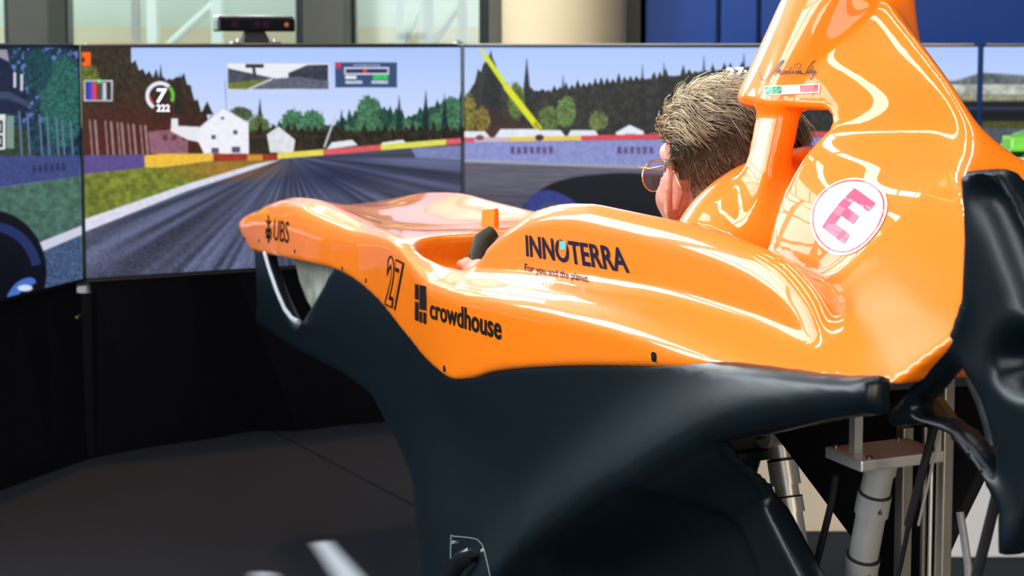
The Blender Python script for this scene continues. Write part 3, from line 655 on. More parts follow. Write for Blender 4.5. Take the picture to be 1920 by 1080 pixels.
def tub_panel(poly, side, name):
    h = .007; us = np.arange(-.86, 2.02, h); zs = np.arange(.08, 1.01, h)
    U, Z = us[:, None], zs[None, :]
    d = poly_sdf(U, Z, poly); d = smax(d, -poly_sdf(U, Z, hole_poly), .012)
    V0 = WS(U) - .006 + 0 * Z
    if side > 0:
        rp = smooth_poly(ridge, 5, False); below = poly_sdf(U, Z, [*rp, (-.9, .1), (-.9, .93)])
        V0 = V0 + .036 * np.exp(-(np.maximum(below, 0) / .07) ** 2) - .10 * sstep(.006, -.06, below)
        rc = poly_sdf(U, Z, [*smooth_poly(recess, 5, False), (-.6, .1), (-.1, .1)])
        V0 = V0 - .03 * sstep(.004, -.022, rc) + .006 * sstep(-.02, -.07, rc)
        V0 = V0 + .05 * sstep(.72, .42, Z) * sstep(.75, .3, U) * sstep(-.3, .1, U)
    for _ in range(5):
        for ax_ in (0, 1): V0 = (np.roll(V0, 1, ax_) + 2 * V0 + np.roll(V0, -1, ax_)) / 4 if True else V0
    th = .016; v = np.arange(.07, .42, h)[None, :, None]
    f = smax(np.abs(v - (V0 - th)[:, None, :]) * .75 - th * .75, d[:, None, :] + 0 * v, .012)
    if side < 0: f = f[:, ::-1]
    v0 = .07 if side > 0 else -(.07 + h * (f.shape[1] - 1))
    me = surface(f.astype(np.float32), (us[0], v0, zs[0]), h, name); o = link(name, me, BLACKP, car); return o
tubL = tub_panel(left_poly, 1, 'tub_side_panel'); tubL['label'] = 'satin black side panel with arched ridge'
tubR = tub_panel(right_poly, -1, 'tub_side_panel')
# floor plate that carries everything
MB().box((-.86, -.34, 0), (.74, .34, .1), bev=.01).build('base_frame', BLACK, car)
# ------------------------------------------------------------------ lettering and marks on the shell
def text2d(s, bold=0.0, res=3, shear=0, space=1.0):
    "flat outline of a word: vertices scaled to the unit square, and faces"
    cu = bpy.data.curves.new('txt', 'FONT'); cu.body = s; cu.offset = bold; cu.resolution_u = res; cu.shear = shear; cu.space_character = space
    o = bpy.data.objects.new('txt', cu); COL.objects.link(o); bpy.context.view_layer.update()
    me = bpy.data.meshes.new_from_object(o.evaluated_get(bpy.context.evaluated_depsgraph_get()))
    bpy.data.objects.remove(o); bpy.data.curves.remove(cu)
    bm = bmesh.new(); bm.from_mesh(me); bpy.data.meshes.remove(me)
    bmesh.ops.remove_doubles(bm, verts=bm.verts, dist=1e-5); bmesh.ops.triangulate(bm, faces=bm.faces)
    for _ in range(2):
        L = [e for e in bm.edges if e.calc_length() > .12]
        if L: bmesh.ops.subdivide_edges(bm, edges=L, cuts=1); bmesh.ops.triangulate(bm, faces=bm.faces)
    bm.verts.index_update(); V = np.array([v.co[:2] for v in bm.verts]); Fs = [[v.index for v in f.verts] for f in bm.faces]; bm.free()
    lo = V.min(0); hi = V.max(0); return (V - lo) / (hi - lo), Fs
def homog(q):
    "unit square -> quad TL TR BR BL"
    src = [(0, 1), (1, 1), (1, 0), (0, 0)]; A = []; B = []
    for (x, y), (X, Y) in zip(src, q):
        A += [[x, y, 1, 0, 0, 0, -X * x, -X * y], [0, 0, 0, x, y, 1, -Y * x, -Y * y]]; B += [X, Y]
    h = np.linalg.solve(np.array(A, float), np.array(B, float)); H = np.append(h, 1).reshape(3, 3)
    def f(P):
        P = np.asarray(P, float); w = np.concatenate([P, np.ones((len(P), 1))], 1) @ H.T; return w[:, :2] / w[:, 2:]
    return f
def stick(V2, Fs, name, material, off=.0012, tree=None, parent=None, label=None):
    "lay flat shapes on the shell"
    pts = []; ok = []
    for x, y in V2:
        p, n = on_body(x, y, off, tree); ok.append(p is not None); pts.append(p if p is not None else Vector())
    Fs = [f for f in Fs if all(ok[i] for i in f)]
    o = link(name, mesh(name, pts, Fs), material, parent or body, False)
    if label: o['label'] = label
    return o
def word(s, quad, name, material, label=None, bold=0, off=.0012, **k):
    V, Fs = text2d(s, bold, **k); return stick(homog(quad)(V), Fs, name, material, off, label=label)
def patch(quad, name, material, off=.0012, label=None, n=6, m=2):
    g = [(i / n, j / m) for i in range(n + 1) for j in range(m + 1)]
    Fs = [(i * (m + 1) + j, (i + 1) * (m + 1) + j, (i + 1) * (m + 1) + j + 1, i * (m + 1) + j + 1) for i in range(n) for j in range(m)]
    return stick(homog(quad)(g), Fs, name, material, off, label=label)
def stroke(pts, w, name, material, off=.0012, label=None, closed=False):
    "a pen line laid on the shell"
    P = np.array(smooth_poly(pts, 6, closed)); T = np.gradient(P, axis=0); T /= np.linalg.norm(T, axis=1)[:, None] + 1e-9; N = np.stack([-T[:, 1], T[:, 0]], 1)
    ww = np.interp(np.linspace(0, 1, len(P)), np.linspace(0, 1, len(w)), w)[:, None] if hasattr(w, '__len__') else w
    V = np.concatenate([P + N * ww / 2, P - N * ww / 2]); n = len(P); Fs = [(i, i + 1, n + i + 1, n + i) for i in range(n - 1)]
    if closed: Fs.append((n - 1, 0, n, 2 * n - 1))
    return V, Fs
def strokes(list_, name, material, off=.0012, label=None):
    V = np.zeros((0, 2)); Fs = []
    for pts, w in list_:
        v, f = stroke(pts, w, None, None); Fs += [[i + len(V) for i in q] for q in f]; V = np.concatenate([V, v])
    return stick(V, Fs, name, material, off, label=label)
word('INNOTERRA', [(986, 440), (1172, 465), (1182, 513), (988, 481)], 'lettering', INK, 'large navy lettering on the cockpit side', bold=.022)
patch([(1050, 451), (1064, 453), (1064, 471), (1050, 468)], 'leaf_gap', ORANGE, .0016, n=3)
stick(np.array(smooth_poly([(1053, 456), (1057, 452), (1062, 453), (1062, 463), (1058, 469), (1053, 467)], 4)), [list(range(24))], 'leaf_mark', CYAN, .002)
word('For you and the planet.', [(985, 494), (1105, 516), (1105, 535), (985, 513)], 'lettering', INK, 'small navy slogan under the large lettering', bold=.008)
word('crowdhouse', [(807, 559), (941, 593), (941, 638), (807, 597)], 'lettering', INKB, 'black lower-case lettering on the lower side', bold=.02)
for q in ([(779, 532), (785.5, 533.5), (785.5, 562), (779, 560.5)], [(787.5, 534), (800, 537), (800, 582.5), (787.5, 579.5)], [(779, 565), (785.5, 566.5), (785.5, 602), (779, 600)], [(787.5, 583.5), (792, 584.5), (792, 605), (787.5, 603.5)], [(794.5, 585), (800, 586.5), (800, 608), (794.5, 606)]):
    patch(q, 'logo_block', INKB, n=2)
q27 = [(728, 476), (759, 492), (751, 588), (722, 574)]
word('27', q27, 'race_number', INKB, 'tall outlined race number', bold=.045)
word('27', [(731, 481), (756, 494), (748, 582), (725, 570)], 'race_number_fill', ORANGE, bold=-.004, off=.0018)
word('UBS', [(515, 411), (543, 416), (542, 457), (513, 450)], 'lettering', INKB, 'condensed black lettering by the nose tip')
strokes([([(504, 404), (504, 455)], 2.2), ([(499, 413), (504, 420), (509, 413)], 2), ([(499, 436), (504, 428), (509, 437), (504, 447), (499, 437)], 2.2), ([(499, 428), (509, 449)], 1.8), ([(509, 428), (499, 447)], 1.8)], 'key_emblem', INKB)
strokes([([(1426, 136), (1428, 149), (1437, 149), (1447, 139), (1457, 127), (1466, 116), (1470, 113)], [1, 1.6, 1.4, 1.2, 2, 3, 1]), ([(1470, 114), (1461, 128), (1455, 138), (1452, 141), (1460, 133), (1464, 131), (1462, 139), (1468, 138)], 1.6),
         ([(1473, 133), (1468, 136), (1468, 139), (1473, 136), (1474, 133), (1474, 139), (1478, 136), (1476, 133), (1480, 135), (1484, 126), (1480, 138), (1486, 135), (1489, 133), (1486, 137), (1491, 137)], 1.5),
         ([(1494, 132), (1494, 139), (1498, 133), (1498, 138), (1502, 133), (1502, 139), (1506, 137)], 1.7), ([(1490, 130), (1492, 122), (1500, 120), (1503, 124), (1497, 131)], 1.2),
         ([(1502, 137), (1510, 139), (1516, 128), (1526, 116), (1530, 114)], [1.2, 1.6, 2, 2.4, 1]), ([(1514, 134), (1512, 138), (1517, 135), (1520, 129), (1517, 138), (1521, 135), (1525, 124), (1521, 138), (1526, 133), (1525, 138), (1529, 132), (1524, 146), (1519, 148), (1526, 140), (1532, 135)], 1.5)],
        'script_lettering', mat('grey_ink', (.05, .03, .02), .4, noise=.1, nscale=9), label='thin dark script lettering above the flag')
patch([(1434, 161.5), (1537.5, 157.5), (1537.5, 174.5), (1434, 179)], 'flag_ground', WHITE, .0012, 'small green, white and red flag', n=10, m=3)
patch([(1436, 163.8), (1466, 162.4), (1466, 175.6), (1436, 177)], 'flag_stripe', GREEN, .0017, n=4); patch([(1501.5, 161), (1535.5, 159.8), (1535.5, 172.3), (1501.5, 173.8)], 'flag_stripe', RED, .0017, n=4)
# round badge, laid on along the surface normal at its middle
bc, bn = on_body(1589, 402, 0)
t2 = (Vector((0, 0, 1)) - bn * bn.z).normalized(); t2 = (t2 * .88 + (t2.cross(bn)) * .47).normalized(); t1 = t2.cross(bn).normalized()
def badge(P2, Fs, name, material, off, label=None):
    out = []
    for x, y in P2:
        p0 = bc + t1 * x + t2 * y + bn * .06; loc, nor, i, d = BODY.ray_cast(p0, -bn); out.append((loc if loc is not None else bc + t1 * x + t2 * y) + bn * off)
    o = link(name, mesh(name, out, Fs), material, body, True)
    if label: o['label'] = label
def disc2(r0, r1, nr=6, n=56):
    V = [(r * math.cos(a) * 1.08, r * math.sin(a)) for r in np.linspace(r0, r1, nr) for a in np.linspace(0, 2 * math.pi, n, endpoint=False)]
    return V, [(i * n + k, (i + 1) * n + k, (i + 1) * n + (k + 1) % n, i * n + (k + 1) % n) for i in range(nr - 1) for k in range(n)]
badge(*disc2(.0006, .0455), 'round_badge', WHITE, .0012, 'round white badge with a red letter'); badge(*disc2(.0412, .0428, 2), 'badge_ring', RED, .0022)
def gridrect(x0, y0, x1, y1, n=4):
    V = [(x0 + (x1 - x0) * i / n, y0 + (y1 - y0) * j / n) for i in range(n + 1) for j in range(n + 1)]; return V, [(i * (n + 1) + j, (i + 1) * (n + 1) + j, (i + 1) * (n + 1) + j + 1, i * (n + 1) + j + 1) for i in range(n) for j in range(n)]
V = []; Fs = []
for r in ((-.017, -.028, -.005, .028), (-.005, .016, .02, .028), (-.005, -.005, .015, .006), (-.005, -.028, .02, -.016)):
    v, f = gridrect(*r); Fs += [[i + len(V) for i in q] for q in f]; V += v
badge(V, Fs, 'badge_letter', mat('rose_red_vinyl', (.72, .06, .16), .35, coat=.5, noise=.05, nscale=10), .0022)
# bolts
for px, py, r in ((459, 446, .0042), (486, 451, .0042), (553, 471, .0045), (642, 503, .0045), (687, 526, .0045), (834, 691, .005), (1227, 669, .0058)):
    p, n = on_body(px, py, -.002)
    if p is None: continue
    b_ = MB().tube([p, p + n * .0035], r, 14).build('bolt', BLACKG, car); MB().tube([p + n * .0035, p + n * .0042], r * .45, 6).build('socket', STEEL, b_)
# fin on the scuttle
m = MB(); a_, b_ = .845, .915; zt0 = .905
m.add([(a_, -.007, zt0), (b_, -.006, zt0), (b_, .006, zt0), (a_, .007, zt0), (a_ - .003, -.005, .974), (b_ - .008, -.004, .966), (b_ - .008, .004, .966), (a_ - .003, .005, .974)], [(0, 1, 2, 3), (4, 5, 6, 7), (0, 1, 5, 4), (1, 2, 6, 5), (2, 3, 7, 6), (3, 0, 4, 7)])
m.build('scuttle_fin', ORANGE, car, bevel=.002)
# ------------------------------------------------------------------ steering wheel
def rot_y(a): return Matrix.Rotation(a, 4, 'Y')
SW = Matrix.Translation((.60, 0, .902)) @ rot_y(math.radians(18))
whl = empty('steering_wheel', parent=car); whl.matrix_local = SW
MB().prism(smooth_poly([(-.095, .035), (-.06, .062), (0, .068), (.06, .062), (.095, .035), (.085, -.03), (.05, -.062), (-.05, -.062), (-.085, -.03)], 4), (-.012, 0, 0), (0, 1, 0), (0, 0, 1), (1, 0, 0), .026).build('wheel_plate', mat('silver_grey_plate', (.42, .46, .5), .25, metal=.8, noise=.1, nscale=40), whl, bevel=.004)
GRIP = bpy.data.materials.new('perforated_grip'); GRIP.use_nodes = True
nt = GRIP.node_tree; b = nt.nodes['Principled BSDF']; tc = nt.nodes.new('ShaderNodeTexCoord'); bk = nt.nodes.new('ShaderNodeTexBrick'); mpg = nt.nodes.new('ShaderNodeMapping'); mpg.inputs['Rotation'].default_value = (0, math.radians(90), 0)
bk.inputs['Scale'].default_value = 90; bk.inputs['Color1'].default_value = (.004, .004, .006, 1); bk.inputs['Color2'].default_value = (.012, .012, .014, 1); bk.inputs['Mortar'].default_value = (.10, .08, .04, 1); bk.inputs['Mortar Size'].default_value = .03
nt.links.new(tc.outputs['Object'], mpg.inputs[0]); nt.links.new(mpg.outputs[0], bk.inputs['Vector']); nt.links.new(bk.outputs['Color'], b.inputs['Base Color']); b.inputs['Roughness'].default_value = .55; b.inputs['Specular IOR Level'].default_value = .25
for s in (1, -1):
    MB().tube([(0, s * .100, .058), (-.003, s * .122, .042), (-.006, s * .134, .015), (-.006, s * .136, -.02), (-.002, s * .128, -.052), (.002, s * .106, -.066)], [.013, .0175, .0185, .018, .0175, .014], 18, flat=.8).build('grip', GRIP, whl, smooth=True)
MB().box((-.018, -.045, -.005), (-.011, .045, .04), bev=.002).build('display', BLACKG, whl)
for y, z, c_ in ((-.065, .03, RED), (.065, .03, GREEN), (-.068, -.005, WHITE), (.068, -.005, CYAN), (-.03, -.03, WHITE), (.03, -.03, RED)):
    MB().tube([(-.012, y, z), (-.019, y, z)], .006, 12).build('button', c_, whl)
MB().tube([(.012, 0, 0), (.22, 0, -.02)], .022, 14).build('column', BLACK, whl)
for s in (1, -1): MB().box((.016, s * .03, -.01), (.021, s * .11, .03), bev=.002).build('shift_paddle', BLACKG, whl)
# ------------------------------------------------------------------ rear cowl (black), one each side
def cowl(side):
    h = .006; P = lambda l: [tuple(at_v(x, y, .235)[[0, 2]]) for x, y in l]
    outer = P([(1816, 330), (1830, 319), (1868, 316), (1884, 322), (1935, 430), (2000, 600), (2012, 760), (1975, 900), (1930, 1000), (1912, 1040), (1888, 1040), (1884, 950), (1845, 880), (1790, 815), (1740, 795), (1685, 800), (1676, 775), (1735, 705), (1792, 632), (1816, 560), (1822, 450)])
    hole = smooth_poly(P([(1792, 685), (1815, 705), (1845, 760), (1868, 850), (1872, 890), (1830, 832), (1785, 790), (1722, 768), (1752, 728)]), 4)
    us = np.arange(-1.12, -.66, h); zs = np.arange(.8, 1.2, h); U, Z = us[:, None], zs[None, :]
    d = smax(poly_sdf(U, Z, outer), -poly_sdf(U, Z, hole), .01)
    edge = poly_sdf(U, Z, outer)
    face = poly_sdf(U, Z, P([(1838, 345), (1872, 328), (1925, 420), (1985, 600), (1985, 700), (1925, 575)]))
    scoop = poly_sdf(U, Z, smooth_poly(P([(1868, 690), (1880, 640), (1915, 610), (1965, 620), (1975, 690), (1950, 740), (1905, 735)]), 4))
    face2 = poly_sdf(U, Z, P([(1836, 400), (1842, 395), (1920, 590), (1935, 800), (1875, 800), (1812, 660), (1828, 560)]))
    V0 = .238 + .008 * sstep(.014, .006, -edge) - .016 * sstep(.001, -.006, face) - .03 * sstep(.002, -.016, scoop) + .006 * np.exp(-(scoop / .006) ** 2) + 0 * U
    V0 = V0 + 0 * Z
    for _ in range(3):
        for ax_ in (0, 1): V0 = (np.roll(V0, 1, ax_) + 2 * V0 + np.roll(V0, -1, ax_)) / 4
    v = np.arange(.13, .30, h)[None, :, None]; th = .012
    f = smax(np.abs(v - (V0 - th)[:, None, :]) * .8 - th, d[:, None, :] + 0 * v, .008)
    if side < 0: f = f[:, ::-1]
    me = surface(f.astype(np.float32), (us[0], .13 if side > 0 else -(.13 + h * (f.shape[1] - 1)), zs[0]), h, 'rear_cowl')
    return link('rear_cowl', me, BLACKP, car)
cowl(1); cowl(-1)
MB().tube([(-.86, -.225, .945), (-.86, .225, .945)], .014, 14).build('rear_crossbar', BLACK, car, smooth=True)
# inner keel, hoops and struts under the seat
KP = [tuple(at_v(x, y, 0)[[0, 2]]) for x, y in ((1440, 790), (1480, 840), (1510, 880), (1600, 1000), (1690, 1125), (1740, 1115), (1800, 980), (1848, 882), (1885, 800), (1890, 720), (1500, 740))]
MB().prism(KP, (0, -.008, 0), (1, 0, 0), (0, 0, 1), (0, 1, 0), .016).build('seat_keel', BLACK, car, bevel=.003)
MB().tube([at_v(*p, .17) for p in ((1800, 672), (1818, 700), (1842, 750), (1858, 800), (1864, 835))], .0085, 12, flat=.7).build('roll_hoop', mat('grey_blue_tube', (.2, .27, .29), .4, noise=.1, nscale=20), car, smooth=True)
MB().prism([tuple(at_v(x, y, .2)[[0, 2]]) for x, y in ((1722, 772), (1752, 745), (1795, 806))], (0, .19, 0), (1, 0, 0), (0, 0, 1), (0, 1, 0), .008).build('gusset_plate', mat('brown_bronze_plate', (.13, .075, .03), .45, noise=.2, nscale=30), car)
def cyl(name, p0, p1, v, rpx, material, parent, n=28):
    a, b = Vector(at_v(*p0, v)), Vector(at_v(*p1, v)); d = (b - a).normalized(); rd = rpx * (Vector(a) - CAM_CAR).length / F_PX
    return MB().tube([a, b], rd, n).build(name, material, parent, smooth=True), a, b, d, rd
def actuator(p_top, p_low, v, rpx, collars, name, marks=()):
    root = empty(name, parent=car)
    a, b = Vector(at_v(*p_top, v)), Vector(at_v(*p_low, v)); d = (b - a).normalized(); r = rpx * (a - CAM_CAR).length / F_PX
    foot = a + d * ((a.z - .1) / -d.z)
    MB().tube([a, foot], r, 32).build('cylinder', ALU, root, smooth=True)
    for t, w, k in collars:
        c = a + d * ((b - a).length * t); cl = MB().tube([c - d * w, c + d * w], r * k, 32).build('collar', ALU, root, smooth=True)
        MB().tube([c - d * w * 1.25, c - d * w], r * k * .99, 24).build('seal_ring', BLACK, root)
        if k > 1.13 and w > .011 and name == 'actuator' and v > 0:
            vd = (CAM_CAR - c).normalized(); vd = (vd - d * vd.dot(d)).normalized(); vd = (vd + d.cross(vd) * -.55).normalized(); sd_ = d.cross(vd); V_, F_2 = text2d('6', .01)
            link('collar_mark', mesh('collar_mark', [c + vd * (r * k + .0006) + sd_ * (x - .5) * .0045 * (1 if sd_.dot(Vector((0, -1, 0))) > 0 else -1) - d * (y - .5) * .007 for x, y in V_], F_2), INKB, cl, False)
    return root, a, d, r
ac, a, d, r = actuator((1652, 862), (1612, 1080), .15, 27, ((.04, .008, 1.14), (.37, .012, 1.14), (.93, .013, 1.16)), 'actuator'); ac['label'] = 'silver motion actuator with bracket'
pl = [Vector(at_v(x, y, v)) for x, y, v in ((1588, 818, .20), (1712, 838, .10))]
MB().box((-.035, -.055, -.006), (.03, .05, .006), Matrix.Translation(a + Vector((0, 0, .006))), .002).build('bracket_plate', ALU, ac)
for (x, y) in ((-.028, .035), (-.028, -.042), (.024, -.04), (.024, .04)): MB().tube([a + Vector((x, y, .011)), a + Vector((x, y, .014))], .0035, 10).build('screw', STEEL, ac)
MB().box((-.006, .028, 0), (.004, .038, .085), Matrix.Translation(a)).build('bracket_post', ALU, ac); MB().box((-.03, -.054, 0), (-.022, -.046, .06), Matrix.Translation(a)).build('bracket_post', ALU, ac)
ac2, a2, d2, r2 = actuator((1462, 835), (1482, 960), -.02, 22, ((.42, .016, 1.25), (.9, .01, 1.2)), 'actuator'); ac2['label'] = 'rear silver actuator with a clevis joint'
MB().tube([a2 + Vector((0, .028, .02)), a2 + Vector((0, -.028, .02))], .021, 24).build('clevis', ALU, ac2, smooth=True); MB().tube([a2 + Vector((0, .036, .02)), a2 + Vector((0, .026, .02))], .009, 16).build('joint_bolt', STEEL, ac2, smooth=True)
GREYP = mat('grey_profile', (.33, .31, .28), .4, metal=.7, noise=.1, nscale=30)
for p, w, v in ((1775, 13, .08), (1697, 14, .06), (1735, 5, .07), (1748, 4, .09)):
    t_ = at_v(p, 700 if p == 1775 else 800, v); wd_ = w * 1.55 / F_PX
    MB().box((t_[0] - wd_, t_[1] - wd_, .1), (t_[0] + wd_, t_[1] + wd_, t_[2]), bev=.002).build('frame_post', GREYP if p != 1748 else ALU, car)
cyl('gas_strut', (1752, 800), (1703, 985), .17, 8, BLACK, car); cyl('strut_rod', (1706, 975), (1680, 1100), .17, 4.5, STEEL, car)
cyl('strut_rod', (1765, 800), (1722, 985), .168, 2.5, ALU, car, 10)
cyl('cowl_strut', (1880, 885), (1826, 1100), .2, 10, BLACK, car)
MB().tube([at_v(*p, .12) for p in ((1800, 960), (1808, 1010), (1815, 1060), (1818, 1120))], .004, 8).build('cable', mat('grey_braided_cable', (.2, .2, .22), .5, noise=.3, nscale=200), car, smooth=True)
MB().tube([at_v(*p, .16) for p in ((1568, 890), (1560, 940), (1545, 1000), (1530, 1060))], .004, 8).build('cable', BLACK, car, smooth=True)
MB().box((-.06, -.165, .70), (.46, .165, .715), bev=.005).build('seat_pan', BLACK, car)
# towing hatch low on the tub side, with its scoop
TUB = bvh_of(tubL.data)
out = [(847, 1100), (847, 1012), (853, 1006), (890, 1010), (900, 1016), (909, 1031), (925, 1100)]
vs_, fs_ = stroke(out, 2.2, None, None); stick(vs_, fs_, 'hatch_seam', mat('pale_edge', (.25, .3, .33), .3, metal=.5, noise=.1, nscale=30), .0012, TUB, tubL)
vs_, fs_ = stroke([(x - 1.8, y - .6) for x, y in out], 2.2, None, None); stick(vs_, fs_, 'hatch_gap', BLACK, .0008, TUB, tubL)
for px, py in ((852, 1017), (906, 1033)):
    p, n = on_body(px, py, 0, TUB); MB().tube([p, p + n * .003], .0028, 12).build('hatch_screw', ALU, tubL)
p, n = on_body(872, 1062, 0, TUB)
sc_ = [Vector(at_v(x, y, p.y + k)) for x, y, k in ((893, 1044, .0), (880, 1042, .014), (862, 1052, .022), (845, 1075, .026), (838, 1110, .026))]
MB().tube(sc_, [.006, .012, .014, .014, .012], 14, flat=.6).build('tow_hook', BLACKG, tubL, smooth=True)
# pale lining of the foot well, seen through the nose opening
LINING = mat('pale_mottled_lining', (.42, .43, .36), .6, noise=.75, nscale=26, detail=8)
LP = [at_v(x, y, .13)[[0, 2]] for x, y in ((553, 480), (562, 525), (575, 560), (588, 582), (640, 540), (690, 500), (680, 470))]
MB().prism([tuple(q) for q in LP], (0, .12, 0), (1, 0, 0), (0, 0, 1), (0, 1, 0), .012).build('foot_well_lining', LINING, car)
rim_p = [at_v(x, y, .225) for x, y in ((496, 474), (505, 505), (520, 548), (534, 580), (548, 598), (560, 604))]
MB().tube(rim_p, .0062, 10, flat=.7).build('opening_trim', mat('pale_grey_trim', (.42, .46, .5), .4, noise=.05, nscale=20), car, smooth=True)
# ================================================================== the driver
DM = CARM
class Body:
    def __init__(s, lo, hi, h):
        s.o = np.array(lo, float); s.h = h; s.n = [int((hi[i] - lo[i]) / h) + 1 for i in range(3)]; s.f = np.full(s.n, .2, np.float32); s.rs = 1.0
    def _blk(s, lo, hi, pad):
        a = [max(0, int((lo[i] - pad - s.o[i]) / s.h)) for i in range(3)]; b = [min(s.n[i], int((hi[i] + pad - s.o[i]) / s.h) + 2) for i in range(3)]
        ax = [s.o[i] + s.h * np.arange(a[i], b[i]) for i in range(3)]
        return tuple(slice(a[i], b[i]) for i in range(3)), ax[0][:, None, None], ax[1][None, :, None], ax[2][None, None, :]
    def put(s, lo, hi, fn, k=.01, sub=False):
        pad = .06; sl, x, y, z = s._blk(lo, hi, pad); d = fn(x, y, z)
        s.f[sl] = smax(s.f[sl], -d, k) if sub else smin(s.f[sl], d, k)
    def ell(s, c, r, k=.01, sub=False, rot=None):
        c = np.array(c, float); r = np.array(r, float) * s.rs; m = r.max()
        def fn(x, y, z):
            p = [x - c[0], y - c[1], z - c[2]]
            if rot is not None: p = [rot[0][i] * p[0] + rot[1][i] * p[1] + rot[2][i] * p[2] for i in range(3)]
            q = np.sqrt((p[0] / r[0]) ** 2 + (p[1] / r[1]) ** 2 + (p[2] / r[2]) ** 2); return (q - 1) * r.min()
        s.put(c - m, c + m, fn, k, sub)
    def cap(s, a, b, ra, rb, k=.01, sub=False):
        a = np.array(a, float); b = np.array(b, float); e = b - a; ra *= s.rs; rb *= s.rs; m = max(ra, rb)
        def fn(x, y, z):
            t = np.clip(((x - a[0]) * e[0] + (y - a[1]) * e[1] + (z - a[2]) * e[2]) / (e @ e), 0, 1)
            return np.sqrt((x - a[0] - e[0] * t) ** 2 + (y - a[1] - e[1] * t) ** 2 + (z - a[2] - e[2] * t) ** 2) - (ra + (rb - ra) * t)
        s.put(np.minimum(a, b) - m, np.maximum(a, b) + m, fn, k, sub)
HS = 1.1; HC = np.array([.002, .0, 1.094])          # middle of the head in the car's frame
def H(x, y, z): return HC + HS * np.array([x, y, z])
B = Body((-.36, -.30, .70), (.78, .30, 1.27), .0036)
B.rs = HS
B.ell(H(-.014, 0, .032), (.098, .077, .083), .01)            # skull
B.ell(H(.028, 0, -.028), (.064, .060, .082), .03)            # face
B.ell(H(.036, 0, -.082), (.046, .042, .03), .025)            # jaw
B.ell(H(-.005, 0, -.045), (.07, .066, .05), .03)
B.cap(H(.088, 0, .012), H(.112, 0, -.026), .008, .0115, .012); B.ell(H(.103, 0, -.030), (.012, .016, .009), .008)   # nose
B.cap(H(.08, -.035, .03), H(.08, .035, .03), .014, .014, .012)                                                    # brow
for s in (1, -1):
    B.ell(H(.094, s * .032, .010), (.013, .015, .011), .008, True); B.ell(H(.076, s * .031, .010), (.0125, .0125, .0125), .002)
    B.ell(H(.055, s * .048, -.028), (.022, .016, .018), .02)                                                       # cheekbone
    c, sn = math.cos(.55 * s), math.sin(.55 * s); R = ((c, -sn, 0), (sn, c, 0), (0, 0, 1))
    B.ell(H(-.016, s * .086, -.012), (.018, .0035, .030), .004, rot=R); B.ell(H(-.010, s * .074, -.012), (.010, .012, .022), .008)
    hx = [H(-.016 + .020 * math.cos(a), s * (.087 - .62 * .020 * math.cos(a)), -.008 + .032 * math.sin(a)) for a in np.radians(np.arange(20, 281, 20))]
    for p0_, p1_ in zip(hx[:-1], hx[1:]): B.cap(p0_, p1_, .0042, .0042, .003)
    B.ell(H(-.006, s * .079, -.042), (.009, .006, .010), .006)                                                     # ear lobe
    B.ell(H(.097, s * .012, -.058), (.008, .014, .0045), .006); B.ell(H(.095, s * .01, -.067), (.008, .013, .005), .006)
B.cap(H(-.028, 0, -.06), H(-.062, 0, -.165), .054, .062, .03)                                                     # neck
B.rs = 1.0
SH = HC + np.array([-.075, 0, -.205])
B.cap(SH + (0, -.12, 0), SH + (0, .12, 0), .062, .062, .04)
B.cap(SH + (.0, 0, -.01), SH + (.06, 0, -.075), .095, .09, .05); B.ell(SH + (.03, 0, -.05), (.095, .16, .10), .04)
for s in (1, -1): B.cap(SH + (.08, s * .08, -.095), SH + (.50, s * .10, -.06), .072, .055, .04)
WH = SW
def wp(x, y, z): return np.array(WH @ Vector((x, y, z)))
for s in (1, -1):
    shd = SH + np.array([.015, s * .145, -.015]); wrist = wp(-.070, s * .130, -.060); elbow = (shd + wrist) / 2 + np.array([-.03, s * .018, -.10])
    B.cap(shd, elbow, .047, .036, .03); B.cap(elbow, wrist, .037, .024, .02)
    palm = wp(-.020, s * .146, -.028); B.cap(wrist, palm, .023, .020, .02); B.ell(palm, (.027, .016, .036), .016)
    for k, (zz, ln) in enumerate(((.008, 1.0), (-.011, 1.08), (-.029, 1.02), (-.046, .84))):        # fingers close round the grip
        k0 = wp(-.006, s * .158, zz - .004); k1 = wp(.021, s * .157, zz - .002); k2 = wp(.026, s * .134, zz); k3 = wp(.020, s * .113 + s * .012 * (1 - ln), zz)
        B.cap(palm * .45 + k0 * .55, k0, .0095, .0095, .006); B.cap(k0, k1, .0092, .0088, .004); B.cap(k1, k2, .0085, .0078, .004); B.cap(k2, k3, .0078, .0066, .004)
    t0 = wp(-.028, s * .138, -.03); t1 = wp(-.029, s * .120, -.008); t2_ = wp(-.022, s * .105, .008)     # thumb over the inner face
    B.cap(t0, t1, .012, .0095, .008); B.cap(t1, t2_, .0095, .0078, .004)
me_d = surface(B.f, B.o, B.h, 'person_body')
drv = empty('person', CAR_O, math.radians(90) + TH)
tag(drv, 'seated driver in eyeglasses with short swept-back hair, hands on the wheel', 'person')
